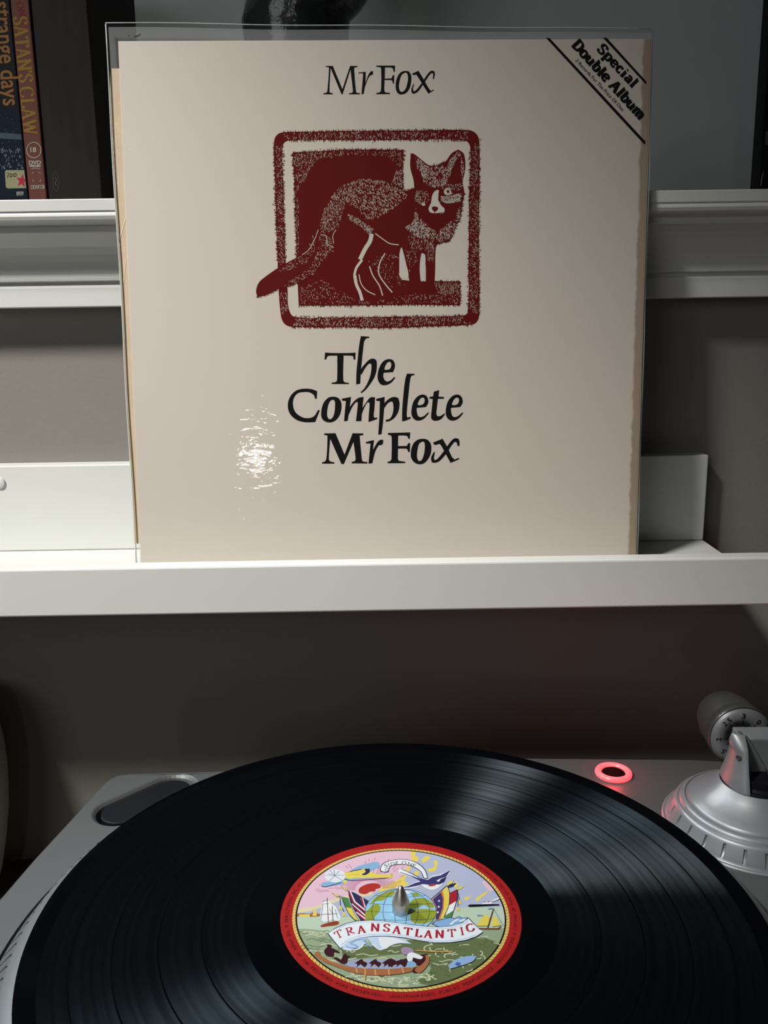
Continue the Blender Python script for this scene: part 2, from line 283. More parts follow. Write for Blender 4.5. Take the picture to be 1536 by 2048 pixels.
ART['TITLE_MAIN']=[
('P','ink',1,[[[118.58,132.93],[122.55,132.58],[133.57,132.51],[137.47,132.73],[137.25,128.39],[136.23,128.39],[135.91,130.24],[135.07,130.74],[129.99,130.94],[129.63,115.85],[130.64,114.58],[133.18,114.14],[133,113.38],[122.28,113.54],[122.46,114.38],[124.85,114.78],[125.72,115.87],[126.09,130.88],[120.83,130.83],[119.81,130.17],[119.1,128.5],[118.09,128.67]]]),
('P','ink',1,[[[140.78,142.71],[143.83,142.53],[146.19,142.26],[145.85,141.43],[144.49,141.44],[143.13,140.04],[142.6,138.37],[141.31,127.53],[140.57,120.82],[140.16,113.59],[137.6,113.1],[137.85,120.84],[138.6,127.54],[139.53,135.89]]]),
('P','ink',1,[[[140.58,122.08],[143.68,126.26],[146.67,128.75],[149.22,128.9],[150.39,127.47],[150.44,122.44],[149.13,117.83],[146.54,113.63],[143.53,109.86],[140.78,107.68],[140.28,108.36],[142.68,110.71],[144.85,114.49],[146.59,119.1],[147.22,123.72],[147.07,125.65],[145.8,125.99],[143.66,123.74],[140.72,118.72]]]),
('P','ink',1,[[[154.84,120.23],[160.63,120.61],[161.75,123.63],[161.68,125.89],[160.5,127.99],[157.95,128.6],[155.15,127.69],[152.58,124.52],[151.1,119.92],[151.24,115.71],[153.09,113],[156.16,112.64],[159.57,114.22],[162.06,117.16],[161.29,117.58],[159.24,115.66],[157.02,114.83],[155.33,115.85],[154.49,118.21]],[[155.11,122.24],[156.39,122.07],[158.26,122.39],[159.29,123.64],[159.47,125.91],[158.62,127],[157.26,126.59],[155.81,124.5]]]),
('P','ink',1,[[[113.28,109.21],[109.47,110.5],[104.36,110.7],[99.65,109.29],[96.17,105.52],[94.79,100.44],[95.96,95.34],[99.74,91.66],[104.84,90.01],[111.68,89.97],[114.79,97.34],[113.69,97.61],[110.88,93.55],[107.02,92.47],[103.19,93.34],[99.4,96.43],[98.04,100.85],[98.72,105.08],[101.33,108.02],[105.18,108.67],[108.58,108.39],[111.11,106.69],[111.92,104.4],[112.95,104.56]]]),
('P','ink',1,[[[121.32,105.52],[125.58,105.32],[127.93,102.77],[128.21,98.1],[126.7,93.44],[123.23,90.23],[118.95,89.92],[115.99,92.24],[115.64,96.91],[116.99,101.57],[119.17,104.35]],[[122.57,103.82],[120.84,102.39],[119.5,98.16],[119.27,93.92],[120.26,91.78],[121.98,92.03],[123.55,94.74],[124.21,98.98],[124.26,102.37],[123.59,103.64]]]),
('P','ink',1,[[[128.55,104.37],[134.28,105.52],[133.9,102.31],[132.05,90.6],[129.74,90.44],[131.09,103],[128.7,103.19]]]),
('P','ink',1,[[[132.47,97.23],[135.78,102.3],[139.22,104.98],[142.21,105.39],[141.56,100.56],[140.61,90.37],[137.19,90.39],[138.3,98.89],[138.5,102.02],[137.48,102.37],[135.32,99.75],[132.43,93.83]]]),
('P','ink',1,[[[140.68,97.17],[143.89,102.24],[146.47,105.1],[149.29,105.17],[148.9,98.82],[148.34,93.72],[148.93,92.44],[150.64,92.6],[150.47,91.67],[146.77,90.33],[145.06,89.83],[145.26,93.74],[145.83,100.53],[145.59,102.06],[144.31,101.82],[142.57,98.86],[140.47,93.77]]]),
('P','ink',1,[[[149.96,104.15],[155.26,105.39],[154.96,98.78],[154.04,88.57],[153.14,82.09],[151.08,81.93],[151.74,90.29],[152.25,102.19],[152,102.87],[150.12,102.88]]]),
('P','ink',1,[[[154.55,100.48],[157.56,103.85],[160.98,105.35],[163.79,104.65],[164.54,101.26],[163.75,96.17],[160.91,91.94],[157.48,90.09],[155.76,90.1],[156.2,91.12],[158.34,91.78],[160.07,94.5],[160.77,98.74],[160.36,102.13],[159.26,102.57],[157.11,101.31],[154.36,97.51]]]),
('P','ink',1,[[[169.3,119.63],[174.06,119.52],[173.72,118.51],[172.53,118.52],[171.51,117.26],[170.38,108.84],[169.32,98.68],[169.05,93.59],[169.47,92.48],[171.61,92.89],[171.27,91.7],[167.75,90.36],[166.04,90.2],[166.24,97.85],[167.22,108.86],[168.27,116.44]]]),
('P','ink',1,[[[175.22,98.47],[181.03,98.95],[182.49,101.57],[182.32,104.11],[181.04,106.07],[178.65,106.67],[175.74,105.42],[173.18,102.05],[172.05,97.39],[172.22,93.56],[174.18,91],[177.18,90.55],[180.18,91.98],[183,95.19],[182.32,95.62],[179.75,93.34],[177.61,92.68],[176.07,93.54],[175.3,96.1]],[[175.74,100.34],[177.19,100.07],[179.15,100.66],[180.1,102.01],[180.1,104.12],[179.16,104.89],[177.79,104.39],[176.34,102.29]]]),
('P','ink',1,[[[189.31,109.39],[188.89,105.34],[192.39,105.06],[192.14,103.96],[188.55,103.98],[187.88,98.56],[187.62,94.31],[188.57,93.03],[190.45,93.44],[192.59,94.96],[193.02,94.28],[190.46,91.31],[187.46,90.31],[185.32,90.75],[184.29,92.21],[184.63,96.88],[185.31,103.92],[183.17,104.1],[183.43,105.2],[185.56,105.53],[185.9,108.32]]]),
('P','ink',1,[[[196.69,98.33],[202.5,98.81],[203.94,101.43],[203.76,103.97],[202.47,105.93],[200.07,106.53],[197.18,105.28],[194.62,101.91],[193.52,97.25],[193.71,93.42],[195.68,90.85],[198.69,90.41],[201.68,91.84],[204.49,95.05],[203.8,95.48],[201.24,93.2],[199.11,92.53],[197.56,93.4],[196.78,95.95]],[[197.19,100.2],[198.65,99.93],[200.61,100.52],[201.55,101.87],[201.54,103.99],[200.59,104.75],[199.23,104.25],[197.79,102.15]]]),
('P','ink',1,[[[117.22,82.93],[124.33,82.97],[129.83,69.47],[135.05,82.89],[141.82,82.76],[141.55,81.65],[139.41,81.41],[140.72,66.38],[141.4,65.08],[144.15,64.8],[144.14,63.85],[134.24,64.01],[134.33,64.87],[136.23,65.37],[136.76,66.83],[135.51,77.58],[129.32,63.61],[127.77,63.62],[120.94,79.57],[119.9,66.95],[120.74,65.39],[123.31,64.77],[123.3,63.91],[115.55,63.97],[115.65,64.83],[117.47,65.42],[118.35,66.96],[119.25,81.12],[118.57,81.81],[117.29,81.82]]]),
('P','ink',1,[[[143.23,77.27],[148.39,78.61],[147.66,72.35],[150.53,77.05],[152.26,78.58],[154.23,78.66],[154.05,76.6],[153.35,75.58],[151.37,75.33],[149.2,71.48],[147.24,64],[144.83,63.76],[146.23,76.4],[143.39,76.42]]]),
('P','ink',1,[[[157.26,82.92],[171.16,83.16],[170.89,79.23],[169.86,79.23],[169.44,80.61],[168.15,81.22],[163.6,81.33],[163.49,74.65],[168.99,74.7],[170.03,76.49],[171.14,76.48],[170.87,70.9],[169.84,70.91],[169.24,72.63],[168.12,73.07],[163.48,73.1],[163.37,66.65],[163.96,65.35],[167.93,64.81],[167.92,63.94],[156.89,63.93],[156.9,64.8],[158.62,65.39],[159.32,66.68],[159.56,79.99],[159.14,81.28],[157.17,81.89]]]),
('P','ink',1,[[[177.59,79.01],[181.72,78.64],[184.04,75.97],[184.3,71.24],[182.75,66.94],[179.3,63.52],[174.99,63.55],[171.98,66.59],[171.56,70.9],[172.86,75.61],[175.01,78]],[[178.45,77.29],[176.73,76.02],[175.69,72.16],[175.43,67.43],[176.54,65.09],[178.27,65.68],[179.73,69.12],[180.34,73.41],[180.17,76.42],[179.48,77.37]]]),
('P','ink',1,[[[185.33,76.64],[191.51,79.09],[194.79,73.32],[197.39,67.7],[199.12,65.97],[201.71,66.98],[202.23,66.29],[196.55,63.83],[193.95,68.59],[190.92,74.2],[189.63,75.93],[186.62,75.09]]]),
('P','ink',1,[[[202.1,74.55],[200.98,74.39],[200.37,76.71],[199.08,77.15],[196.94,74.59],[193.94,69.88],[189.64,65.17],[186.63,63.98],[184.65,64.34],[184.3,67.36],[186.19,71.05],[186.62,70.53],[186.02,66.92],[186.63,65.62],[188.35,66.47],[192.22,71.18],[196.5,77.17],[199.07,79.29],[201.48,79.02],[202.09,77.56]]])]
ART['CORNER']=[
('P','ink',0,[[[252.44,315.99],[254.58,315.98],[313.48,256.98],[313.36,255.25],[312.62,255.47]]]),
('P','ink',0,[[[286.19,316.11],[288.51,316.02],[312.92,291.21],[312.79,289.52]]]),
('F','ink','Special',[282.52,309.41],[22.26,-21.9],[4.05,3.77],1),
('F','ink','Double Album',[267.4,311.86],[42.54,-42.91],[4.37,3.89],1),
('B','ink','2 Records For The Price Of One',[269.9,303.14],[28.79,-28.74],[1.58,1.35],0)]
ART['FOX']=[
('P','dark_red',2,[[[89.73,257.35],[90.99,261.09],[94.45,263.12],[111.55,263.52],[140.87,263.94],[170.2,263.91],[206.41,264.03],[210.82,262.42],[213,258.67],[213.48,235.12],[213.3,206.51],[213.72,177.5],[213.89,154.48],[212.61,151.04],[209.6,149.28],[179.92,148.27],[154.77,147.63],[129.64,148.18],[98.51,148.56],[94.03,150.26],[91.82,154.71],[90.52,173.31],[90.35,187.88],[90,216.72],[89.74,240.44]],[[94.97,255.46],[94.9,233.8],[95.13,207.12],[95.28,185.92],[96.15,170.36],[96.54,160.08],[99.64,154.86],[119.69,154.15],[154.81,154.34],[204.04,154.84],[206.84,156.98],[207.26,187.25],[207.28,216.12],[207.56,235.15],[207.84,254],[204.48,258.05],[170.19,258.58],[140.82,258.53],[98.26,258.44]]]),
('P','dark_red',0,[[[100.76,251.21],[116.26,252.36],[130.96,253.04],[150.56,253.05],[167.72,252.78],[166.79,241.96],[167.15,230.8],[170,197.12],[165.82,195.69],[164.82,192.32],[164.66,179.23],[166.45,176.59],[170.44,175.98],[179.93,175.54],[201.93,175.42],[202.2,161.14],[169.9,161.52],[139.83,161.3],[102.77,161.32],[102.42,174.22],[102.14,190.72],[101.65,216.66],[101.53,235.66]]]),
('P','dark_red',1,[[[171.93,250.88],[174.09,250.4],[178.99,246.62],[183.91,243.58],[189.8,244.21],[192.75,245.8],[196.66,250.77],[200.58,252.91],[204.03,250.26],[204.86,241.78],[203.43,234.22],[204.35,227.58],[202.91,219.97],[201.75,212.33],[198.8,206.59],[195.65,199.68],[188.89,197.98],[187.11,195.1],[186.72,181.54],[186.23,171.8],[180.93,169.88],[180.74,187.39],[178.15,192.24],[177.34,181.59],[178.73,168.91],[171.92,169.93],[170.35,178.71],[168.48,188.43],[166.03,197.14],[160.07,198.13],[150.18,204.44],[140.27,204.97],[126.34,201.2],[124.74,193.01],[117.17,185.8],[112.09,179.52],[100.02,174.04],[89.98,171.17],[82.4,167.7],[77.39,166.85],[76.78,170.47],[78.6,175.33],[83.18,179.19],[91.27,184.49],[105.35,192.44],[110.42,198.4],[113.52,205.88],[116.02,207.02],[117.1,212.76],[119.69,220.38],[124.73,227.97],[130.71,233.15],[140.59,235.95],[150.43,236.18],[160.26,233.48],[168.13,229.18],[174.05,230.57],[173.56,235.31],[171.61,242.88]]]),
('P','cream',2,[[[185.1,226.72],[187.46,229.37],[189.44,228.6],[188.85,223.85],[190.34,220.51],[192.42,218.3],[191.64,216.01],[187.88,215.65],[183.92,216.24],[182.73,218.35],[183.91,221.49]]]),
('P','dark_red',2,[[[184.71,219.29],[186.49,219.86],[188.47,219.08],[187.87,217.37],[186.29,216.8],[185.1,217.76]]]),
('S','dark_red',0.5,1,[[[186.49,216.99],[186.49,215.66]],[[183.92,216.05],[186.49,215.56],[191.34,216.2]]]),
('P','cream',2,[[[192,228.78],[193.78,230],[195.95,229.33],[196.55,227.61],[193.79,226.87],[192.3,227.45]]]),
('P','dark_red',2,[[[193.38,229.15],[194.96,229.33],[195.36,228],[194.08,227.44]]]),
('P','cream',2,[[[178.48,221.99],[180.45,221.51],[180.75,220.46],[178.97,220.47]]]),
('P','cream',2,[[[165.52,195.02],[166.81,193.76],[168.48,187.46],[170.25,180.66],[169.95,177.25],[167.45,177.27],[165.46,179.22],[164.99,187.48]]]),
('P','cream',2,[[[178.75,192.44],[180.54,191.27],[180.74,183.51],[180.53,175.93],[178.54,176.23],[177.34,181.59],[177.75,189.35]]]),
('S','cream',2.5,1,[[[148,203.97],[146.97,199.65],[144.15,195.32],[140.7,188.77]]]),
('S','cream',1.5,1,[[[142.1,188.57],[138.46,183.74],[137.22,179.38]]]),
('S','cream',1.9,1,[[[137.42,179.38],[138.36,174.02],[140.51,169.13],[141.86,164.23]]]),
('S','cream',0.7,1,[[[156.06,192.36],[153.24,187.54],[152.01,182.7],[152.58,179.3],[156.14,173.92],[160.41,169.02]],[[146.54,184.67],[148.49,179.32],[152.54,172.97],[154.5,167.09]]]),
('S','cream',0.55,1,[[[150.18,204.15],[155.12,200.57],[159.08,198.14],[164.54,197.34]],[[140.02,179.85],[141.46,174],[144.92,170.08],[149.9,167.61]]]),
('S','cream',0.35,1,[[[115.52,206.54],[113.45,201.27],[109.36,194.54],[105.34,191.67]],[[117.45,203.65],[120.41,202.67],[120.84,198.34],[124.78,195.91]],[[126.41,206.48],[124.38,203.13],[124.81,198.32]]]),
('P','dark_red',2,[[[189.34,230.02],[192.29,231.62],[195.94,231.8],[199.7,230.64],[202.67,228.53],[198.71,229.31],[196.74,230.27],[192.79,230.29],[190.33,228.12],[189.45,223.84],[188.46,222.9]]]),
('P','dark_red',2,[[[179.77,227.7],[182.92,228.63],[184.5,225.77],[184.11,221.49],[181.94,222.93],[178.97,223.9]]]),
('P','dark_red',2,[[[182.93,215.29],[186.89,215.84],[191.34,215.63],[193.81,217.15],[192.84,212.37],[188.88,207.6],[184.91,208.58],[182.43,212.42]]]),
('P','dark_red',2,[[[174.08,248.33],[177.51,241.91],[176.62,235.3],[174.06,236.26],[172.5,244.76]]]),
('P','dark_red',2,[[[202.57,247.92],[203.58,241.79],[201.45,235.18],[198.49,235.19],[199.25,241.81],[200.81,246.52]]]),
('S','cream',0.45,1,[[[192.6,227.06],[194.77,226.67],[197.24,227.61]],[[192.3,229.35],[194.27,230.48],[196.54,229.89]],[[191.33,222.88],[193.8,221.92],[197.75,222.85],[201.7,224.26]]])]
ART['LABEL']=[
('P','pink',2,[[[-45.93,-1.61],[-48.09,21.07],[-36.08,43.85],[-15.69,51.92],[5.91,49],[5.81,42.23],[7.04,37.6],[4.94,33.1],[2.02,25.6],[-0.72,21.35],[-4.86,18.63],[-8.21,15.47],[-11.51,12.36],[-16.59,10.56],[-24.54,9.47],[-31.57,5.7],[-37.09,2.65]]]),
('P','yellow',2,[[[5.82,42.49],[8.19,42.75],[7.9,39.56],[9.2,37.2],[7.32,33.08],[5.71,31.19],[2.68,22.54],[0.3,17.17],[-4.91,14.63],[-9.32,12.57],[-7.84,16.05],[-3.36,19.33],[0.83,23.16],[3.85,30.57],[6.03,35.66]]]),
('P','cloud_yellow',2,[[[-44.11,1.61],[-37.13,3.2],[-31.6,6.15],[-24.56,9.93],[-16.6,11.01],[-11.51,12.36],[-12.23,10.98],[-18.02,9.2],[-24.48,7.89],[-31.47,3.93],[-37.66,0.7],[-43.76,-0.77]]]),
('S','magenta',0.22,0,[[[-19.08,14.51],[-23.11,14.39]],[[-19.38,14.93],[-28.21,15.3]],[[-19.66,15.4],[-28.48,16.39]],[[-19.03,15.74],[-23.04,16.48]],[[-19.25,16.21],[-25.76,17.9]],[[-19.43,16.72],[-28,19.6]],[[-18.74,16.92],[-25.03,19.53]],[[-18.86,17.43],[-27.06,21.53]],[[-18.94,17.97],[-26.9,22.66]],[[-18.23,18.02],[-21.71,20.4]],[[-18.25,18.55],[-25.58,24.34]],[[-18.22,19.09],[-21.39,21.97]],[[-17.5,18.98],[-22.4,24.06]],[[-17.42,19.51],[-22,24.93]],[[-17.29,20.03],[-22.96,27.74]],[[-16.6,19.77],[-18.94,23.44]],[[-16.42,20.26],[-18.53,24.09]],[[-16.19,20.75],[-20.29,29.54]],[[-15.56,20.35],[-18.19,27.08]],[[-15.29,20.79],[-18.23,30.07]],[[-14.97,21.22],[-17.31,30.7]],[[-14.43,20.68],[-15.71,27.84]],[[-14.07,21.06],[-14.89,28.29]],[[-13.67,21.4],[-14.13,31.17]],[[-13.25,20.77],[-13.17,25.18]],[[-12.83,21.06],[-12.46,25.45]],[[-12.37,21.31],[-10.93,30.94]],[[-12.07,20.6],[-11.14,24.88]],[[-11.6,20.79],[-8.93,30.07]],[[-11.1,20.93],[-8.66,27.69]],[[-10.95,20.18],[-7.11,28.94]],[[-10.45,20.26],[-8.46,24.09]],[[-9.94,20.3],[-5,28.4]],[[-9.93,19.53],[-7.47,23.02]],[[-9.43,19.5],[-6.75,22.8]],[[-8.92,19.43],[-2.54,26.24]],[[-9.06,18.68],[-5.99,21.54]],[[-8.58,18.54],[-3.23,22.87]],[[-8.09,18.36],[-4.67,20.75]],[[-8.38,17.66],[-2.54,21.16]],[[-7.93,17.43],[-1.89,20.49]],[[-7.49,17.15],[0.82,20.64]],[[-7.91,16.53],[0.58,19.4]],[[-7.51,16.21],[-1.04,17.89]],[[-7.14,15.84],[1.61,17.46]],[[-7.66,15.33],[-1.06,16.07]],[[-30.4,13.55],[-35.41,13.22]],[[-30.87,14.27],[-36.46,14.14]],[[-34.43,15.1],[-36.66,15.14]],[[-28.43,15.63],[-31.15,15.8]],[[-32.35,17.52],[-35.43,17.97]],[[-31.31,18.15],[-34.72,18.81]],[[-29.94,18.62],[-34.14,19.62]],[[-27.31,24.43],[-29.16,25.71]],[[-25.24,24.52],[-29.48,28.03]],[[-22.77,29.76],[-24.05,31.81]],[[-21.11,29.62],[-22.93,33.12]],[[-14.87,31.98],[-15.17,35.48]],[[-13.53,34.92],[-13.55,37.11]],[[-12.29,29.97],[-11.95,34.9]],[[-11.08,35.52],[-10.81,37.92]],[[-9.33,29.38],[-8.72,31.63]],[[-7.5,30.89],[-6.08,34.81]],[[-5.69,33.48],[-4.34,36.8]],[[-5.83,31.22],[-4.38,34.4]],[[-5.17,30.9],[-3.01,35.17]],[[-4.84,29.97],[-3.01,33.25]],[[-2.03,33.19],[-0.89,35.07]],[[-2.35,31.13],[0.66,35.62]],[[-3.08,28.75],[-1.3,31.19]],[[0.19,31.71],[2.14,34.16]],[[-2.73,26.96],[-0.16,29.93]],[[0.81,29.74],[2.5,31.54]],[[-0.98,26.78],[1.49,29.2]],[[0.35,23.35],[2.42,24.66]]]),
('P','sun_red',2,[[[-17.73,12.86],[-17.56,15.53],[-15.24,17.87],[-12.28,19.03],[-9.31,18.66],[-8.21,16.99],[-8.95,15.47],[-10.35,14.9],[-10.78,13.5],[-12.98,13.06],[-14.42,11.69],[-16.25,11.7]]]),
('P','yellow',2,[[[11.32,37.57],[13.76,39.52],[14.43,37.55],[12.73,34.97],[9.97,33.7]]]),
('P','yellow',2,[[[15.86,35.59],[17.39,35.32],[17.58,32.37],[16.15,27.98],[14.65,28.24],[16.01,31.75]]]),
('P','yellow',2,[[[13.18,29.25],[16.27,29.85],[16.53,27.97],[13.42,26.75]]]),
('P','yellow',2,[[[23.59,17.01],[24.95,19.98],[25.69,18.18],[24.54,15.24]]]),
('P','yellow',2,[[[27.61,8.89],[30.63,10.01],[28.93,7.53],[27.09,7.2]]]),
('P','yellow',2,[[[32.2,7.73],[34.69,10.55],[38.39,13.98],[37.81,12.25],[34.86,8.84],[32.74,6.05]]]),
('P','yellow',2,[[[-0.41,18.36],[2.63,20.73],[4.03,18.33],[1.02,16.58]]]),
('P','yellow',2,[[[7.41,28.04],[8.88,26.78],[7.98,23.72],[6.54,25.32]]]),
('P','pink',2,[[[36.13,19.9],[39.18,20.48],[42.21,15.12],[38.98,12.82],[37.49,15.74]]]),
('P','sea_pale',0,[[[-47.23,-2.67],[-33.23,-2.23],[-14.94,-3.95],[8.96,-1.99],[29.16,2.75],[51.98,2.59],[47.92,-22.5],[33.89,-28.06],[-38.22,-27.56],[-48.62,-15.99]]]),
('P','sea_mid',2,[[[-49.05,-11.99],[-40.96,-10.52],[-30.57,-12.12],[-24.26,-16.16],[-5.31,-17.28],[11.51,-18.38],[27.2,-16.52],[33.2,-11.54],[49.84,-10.64],[43.62,-49.08],[-42.7,-48.48]]]),
('P','sea_dark',2,[[[-24.02,-22.01],[-8.7,-20.18],[3.46,-17.34],[15.51,-18.89],[28.55,-16.53],[37.1,-18.55],[39.66,-24.35],[33.1,-34.44],[22.85,-40.52],[13.19,-43.02],[4.51,-40.39],[10.62,-33.38],[7.76,-26.02],[-5.42,-25.93],[-21.83,-27.68]]]),
('S','foam',0.42,1,[[[26.23,-31.49],[25.56,-31.31],[25.01,-31.02],[24.64,-30.65],[24.48,-30.23]],[[7.24,-33.77],[6.35,-33.56],[5.57,-33.24],[4.94,-32.82],[4.5,-32.33]],[[7.48,-36.14],[6.48,-36.29],[5.48,-36.18],[4.65,-35.83],[4.16,-35.31]],[[26.19,-26.94],[26.35,-27.61],[26.13,-28.28],[25.54,-28.88],[24.67,-29.34]],[[30.67,-16.25],[31.57,-15.87],[32.58,-15.63],[33.64,-15.54],[34.69,-15.61]],[[12.38,-23.93],[12.8,-23.34],[13.56,-22.88],[14.55,-22.61],[15.63,-22.57]],[[14.23,-27.01],[13.3,-26.35],[12.91,-25.51],[13.13,-24.64],[13.93,-23.88]],[[17.18,-23.43],[16.63,-23.14],[16.33,-22.74],[16.32,-22.3],[16.6,-21.88]],[[30.71,-27.51],[30.24,-27.83],[29.62,-28.04],[28.94,-28.11],[28.26,-28.05]],[[18.12,-35.08],[17.77,-34.33],[17.93,-33.54],[18.58,-32.83],[19.62,-32.3]],[[13.43,-29.43],[14.02,-29.38],[14.59,-29.46],[15.08,-29.65],[15.41,-29.94]],[[17.34,-30.43],[15.81,-30.99],[14.04,-31.12],[12.36,-30.79],[11.1,-30.08]],[[13.68,-17.52],[14.27,-17.94],[14.44,-18.49],[14.17,-19.03],[13.5,-19.42]],[[14.21,-24.27],[12.65,-24.03],[11.45,-23.39],[10.88,-22.48],[11.06,-21.51]],[[16.72,-27.46],[16.35,-26.97],[16.29,-26.43],[16.57,-25.9],[17.14,-25.45]],[[22.73,-32.15],[22.94,-32.4],[23.03,-32.67],[23,-32.95],[22.85,-33.22]],[[22.34,-27.13],[22.97,-27.13],[23.57,-27.24],[24.07,-27.45],[24.43,-27.75]],[[30.84,-26.13],[31.5,-26.59],[31.88,-27.15],[31.93,-27.76],[31.67,-28.36]],[[11.08,-18.64],[11.12,-18.17],[11.38,-17.73],[11.82,-17.34],[12.43,-17.04]],[[18.29,-24.4],[19.2,-24.66],[19.73,-25.18],[19.72,-25.79],[19.17,-26.32]],[[21.62,-25.66],[19.96,-25.52],[18.59,-24.97],[17.78,-24.11],[17.68,-23.1]],[[12.54,-39.01],[11.57,-38.58],[11.03,-37.94],[11.06,-37.22],[11.65,-36.57]],[[10.8,-18.83],[11.41,-19.17],[11.8,-19.6],[11.91,-20.09],[11.75,-20.58]],[[26.55,-33.6],[26.29,-34.11],[25.74,-34.54],[24.97,-34.84],[24.08,-34.95]],[[5.99,-40.7],[5.1,-39.82],[5.01,-38.8],[5.74,-37.86],[7.14,-37.2]],[[13.14,-31.51],[14.3,-31.21],[15.55,-31.13],[16.77,-31.27],[17.84,-31.63]],[[22.75,-20.58],[23.66,-20.29],[24.66,-20.16],[25.66,-20.21],[26.59,-20.42]],[[11.76,-17.15],[13.37,-17.16],[14.82,-17.55],[15.89,-18.25],[16.4,-19.16]],[[29.35,-28.03],[28.12,-27.74],[27.31,-27.13],[27.13,-26.34],[27.63,-25.58]],[[7.53,-31.9],[6.23,-31.77],[5.08,-31.39],[4.22,-30.81],[3.73,-30.09]],[[9.04,-23.52],[8.58,-22.42],[9.06,-21.31],[10.35,-20.44],[12.16,-20.03]],[[15.26,-29.7],[16.66,-28.94],[18.51,-28.71],[20.27,-29.06],[21.42,-29.9]],[[30.41,-23.69],[31.12,-24.3],[31.33,-25.04],[31.01,-25.78],[30.22,-26.39]],[[18.56,-33.46],[18.51,-32.47],[19.35,-31.57],[20.85,-31.04],[22.58,-31.02]],[[36.53,-19.23],[37.29,-19.44],[37.94,-19.75],[38.43,-20.16],[38.73,-20.62]],[[20.81,-24.39],[19.6,-25.11],[17.97,-25.38],[16.35,-25.14],[15.19,-24.44]],[[-6.19,-38.54],[-2.96,-37.95],[-0.22,-38.93],[3.02,-38.34]],[[-36.76,-13.37],[-35.41,-12.67],[-34.14,-13.78],[-32.78,-13.09]],[[-9.49,-27.88],[-7.28,-27.24],[-5.39,-28.28],[-3.17,-27.64]],[[-5.89,-24.08],[-4.26,-23.42],[-2.89,-24.48],[-1.25,-23.83]],[[-25.41,-27.54],[-22.78,-26.91],[-20.47,-27.95],[-17.83,-27.31]],[[-5.59,-16.59],[-3.2,-15.91],[-1.18,-17.02],[1.22,-16.34]],[[-22.18,-17.21],[-20.95,-16.53],[-19.84,-17.62],[-18.61,-16.94]],[[-40.59,-12.73],[-38.27,-12.04],[-36.15,-13.16],[-33.83,-12.47]],[[-21.97,-23.83],[-20.77,-23.17],[-19.68,-24.22],[-18.47,-23.57]],[[-21,-17.11],[-18.21,-16.44],[-15.79,-17.54],[-13,-16.87]],[[-9.48,-20.42],[-6.27,-19.77],[-3.54,-20.85],[-0.33,-20.2]],[[-32.29,-20],[-29.06,-19.34],[-26.2,-20.43],[-22.95,-19.77]],[[-10.86,-39.49],[-8.3,-38.9],[-6.12,-39.87],[-3.56,-39.28]],[[-33.72,-13.2],[-32.43,-12.51],[-31.21,-13.62],[-29.92,-12.93]],[[1.96,-26.26],[5.18,-25.63],[7.87,-26.68],[11.1,-26.05]],[[-29.63,-29.66],[-26.15,-29.04],[-23.09,-30.07],[-19.6,-29.45]],[[-36.69,-23.54],[-34.72,-22.88],[-32.92,-23.94],[-30.95,-23.29]],[[-9.11,-33.26],[-5.9,-32.66],[-3.16,-33.66],[0.06,-33.06]],[[-24.37,-18.99],[-21.2,-18.33],[-18.44,-19.42],[-15.26,-18.76]],[[-9.54,-29.77],[-6.61,-29.14],[-4.12,-30.17],[-1.18,-29.55]],[[-9.09,-12.96],[-6.66,-12.27],[-4.6,-13.39],[-2.16,-12.7]],[[-21.88,-37.52],[-18.98,-36.92],[-16.46,-37.9],[-13.56,-37.31]],[[-38.76,-14.5],[-35.92,-13.82],[-33.37,-14.93],[-30.53,-14.26]],[[-10.56,-29.2],[-9.38,-28.57],[-8.38,-29.59],[-7.21,-28.95]],[[-31.74,-28.42],[-29.57,-27.79],[-27.63,-28.82],[-25.46,-28.18]],[[-16.43,-17.84],[-14.79,-17.16],[-13.38,-18.25],[-11.74,-17.57]],[[-39.97,-12.78],[-36.29,-12.1],[-33.01,-13.23],[-29.31,-12.55]],[[-14.58,-30.72],[-11.54,-30.1],[-8.93,-31.13],[-5.88,-30.51]],[[-23.24,-15.5],[-19.89,-14.83],[-16.97,-15.94],[-13.62,-15.27]],[[-18.09,-25.77],[-15.1,-25.13],[-12.52,-26.18],[-9.52,-25.55]],[[-13.68,-18.62],[-11.6,-17.95],[-9.81,-19.04],[-7.72,-18.37]]]),
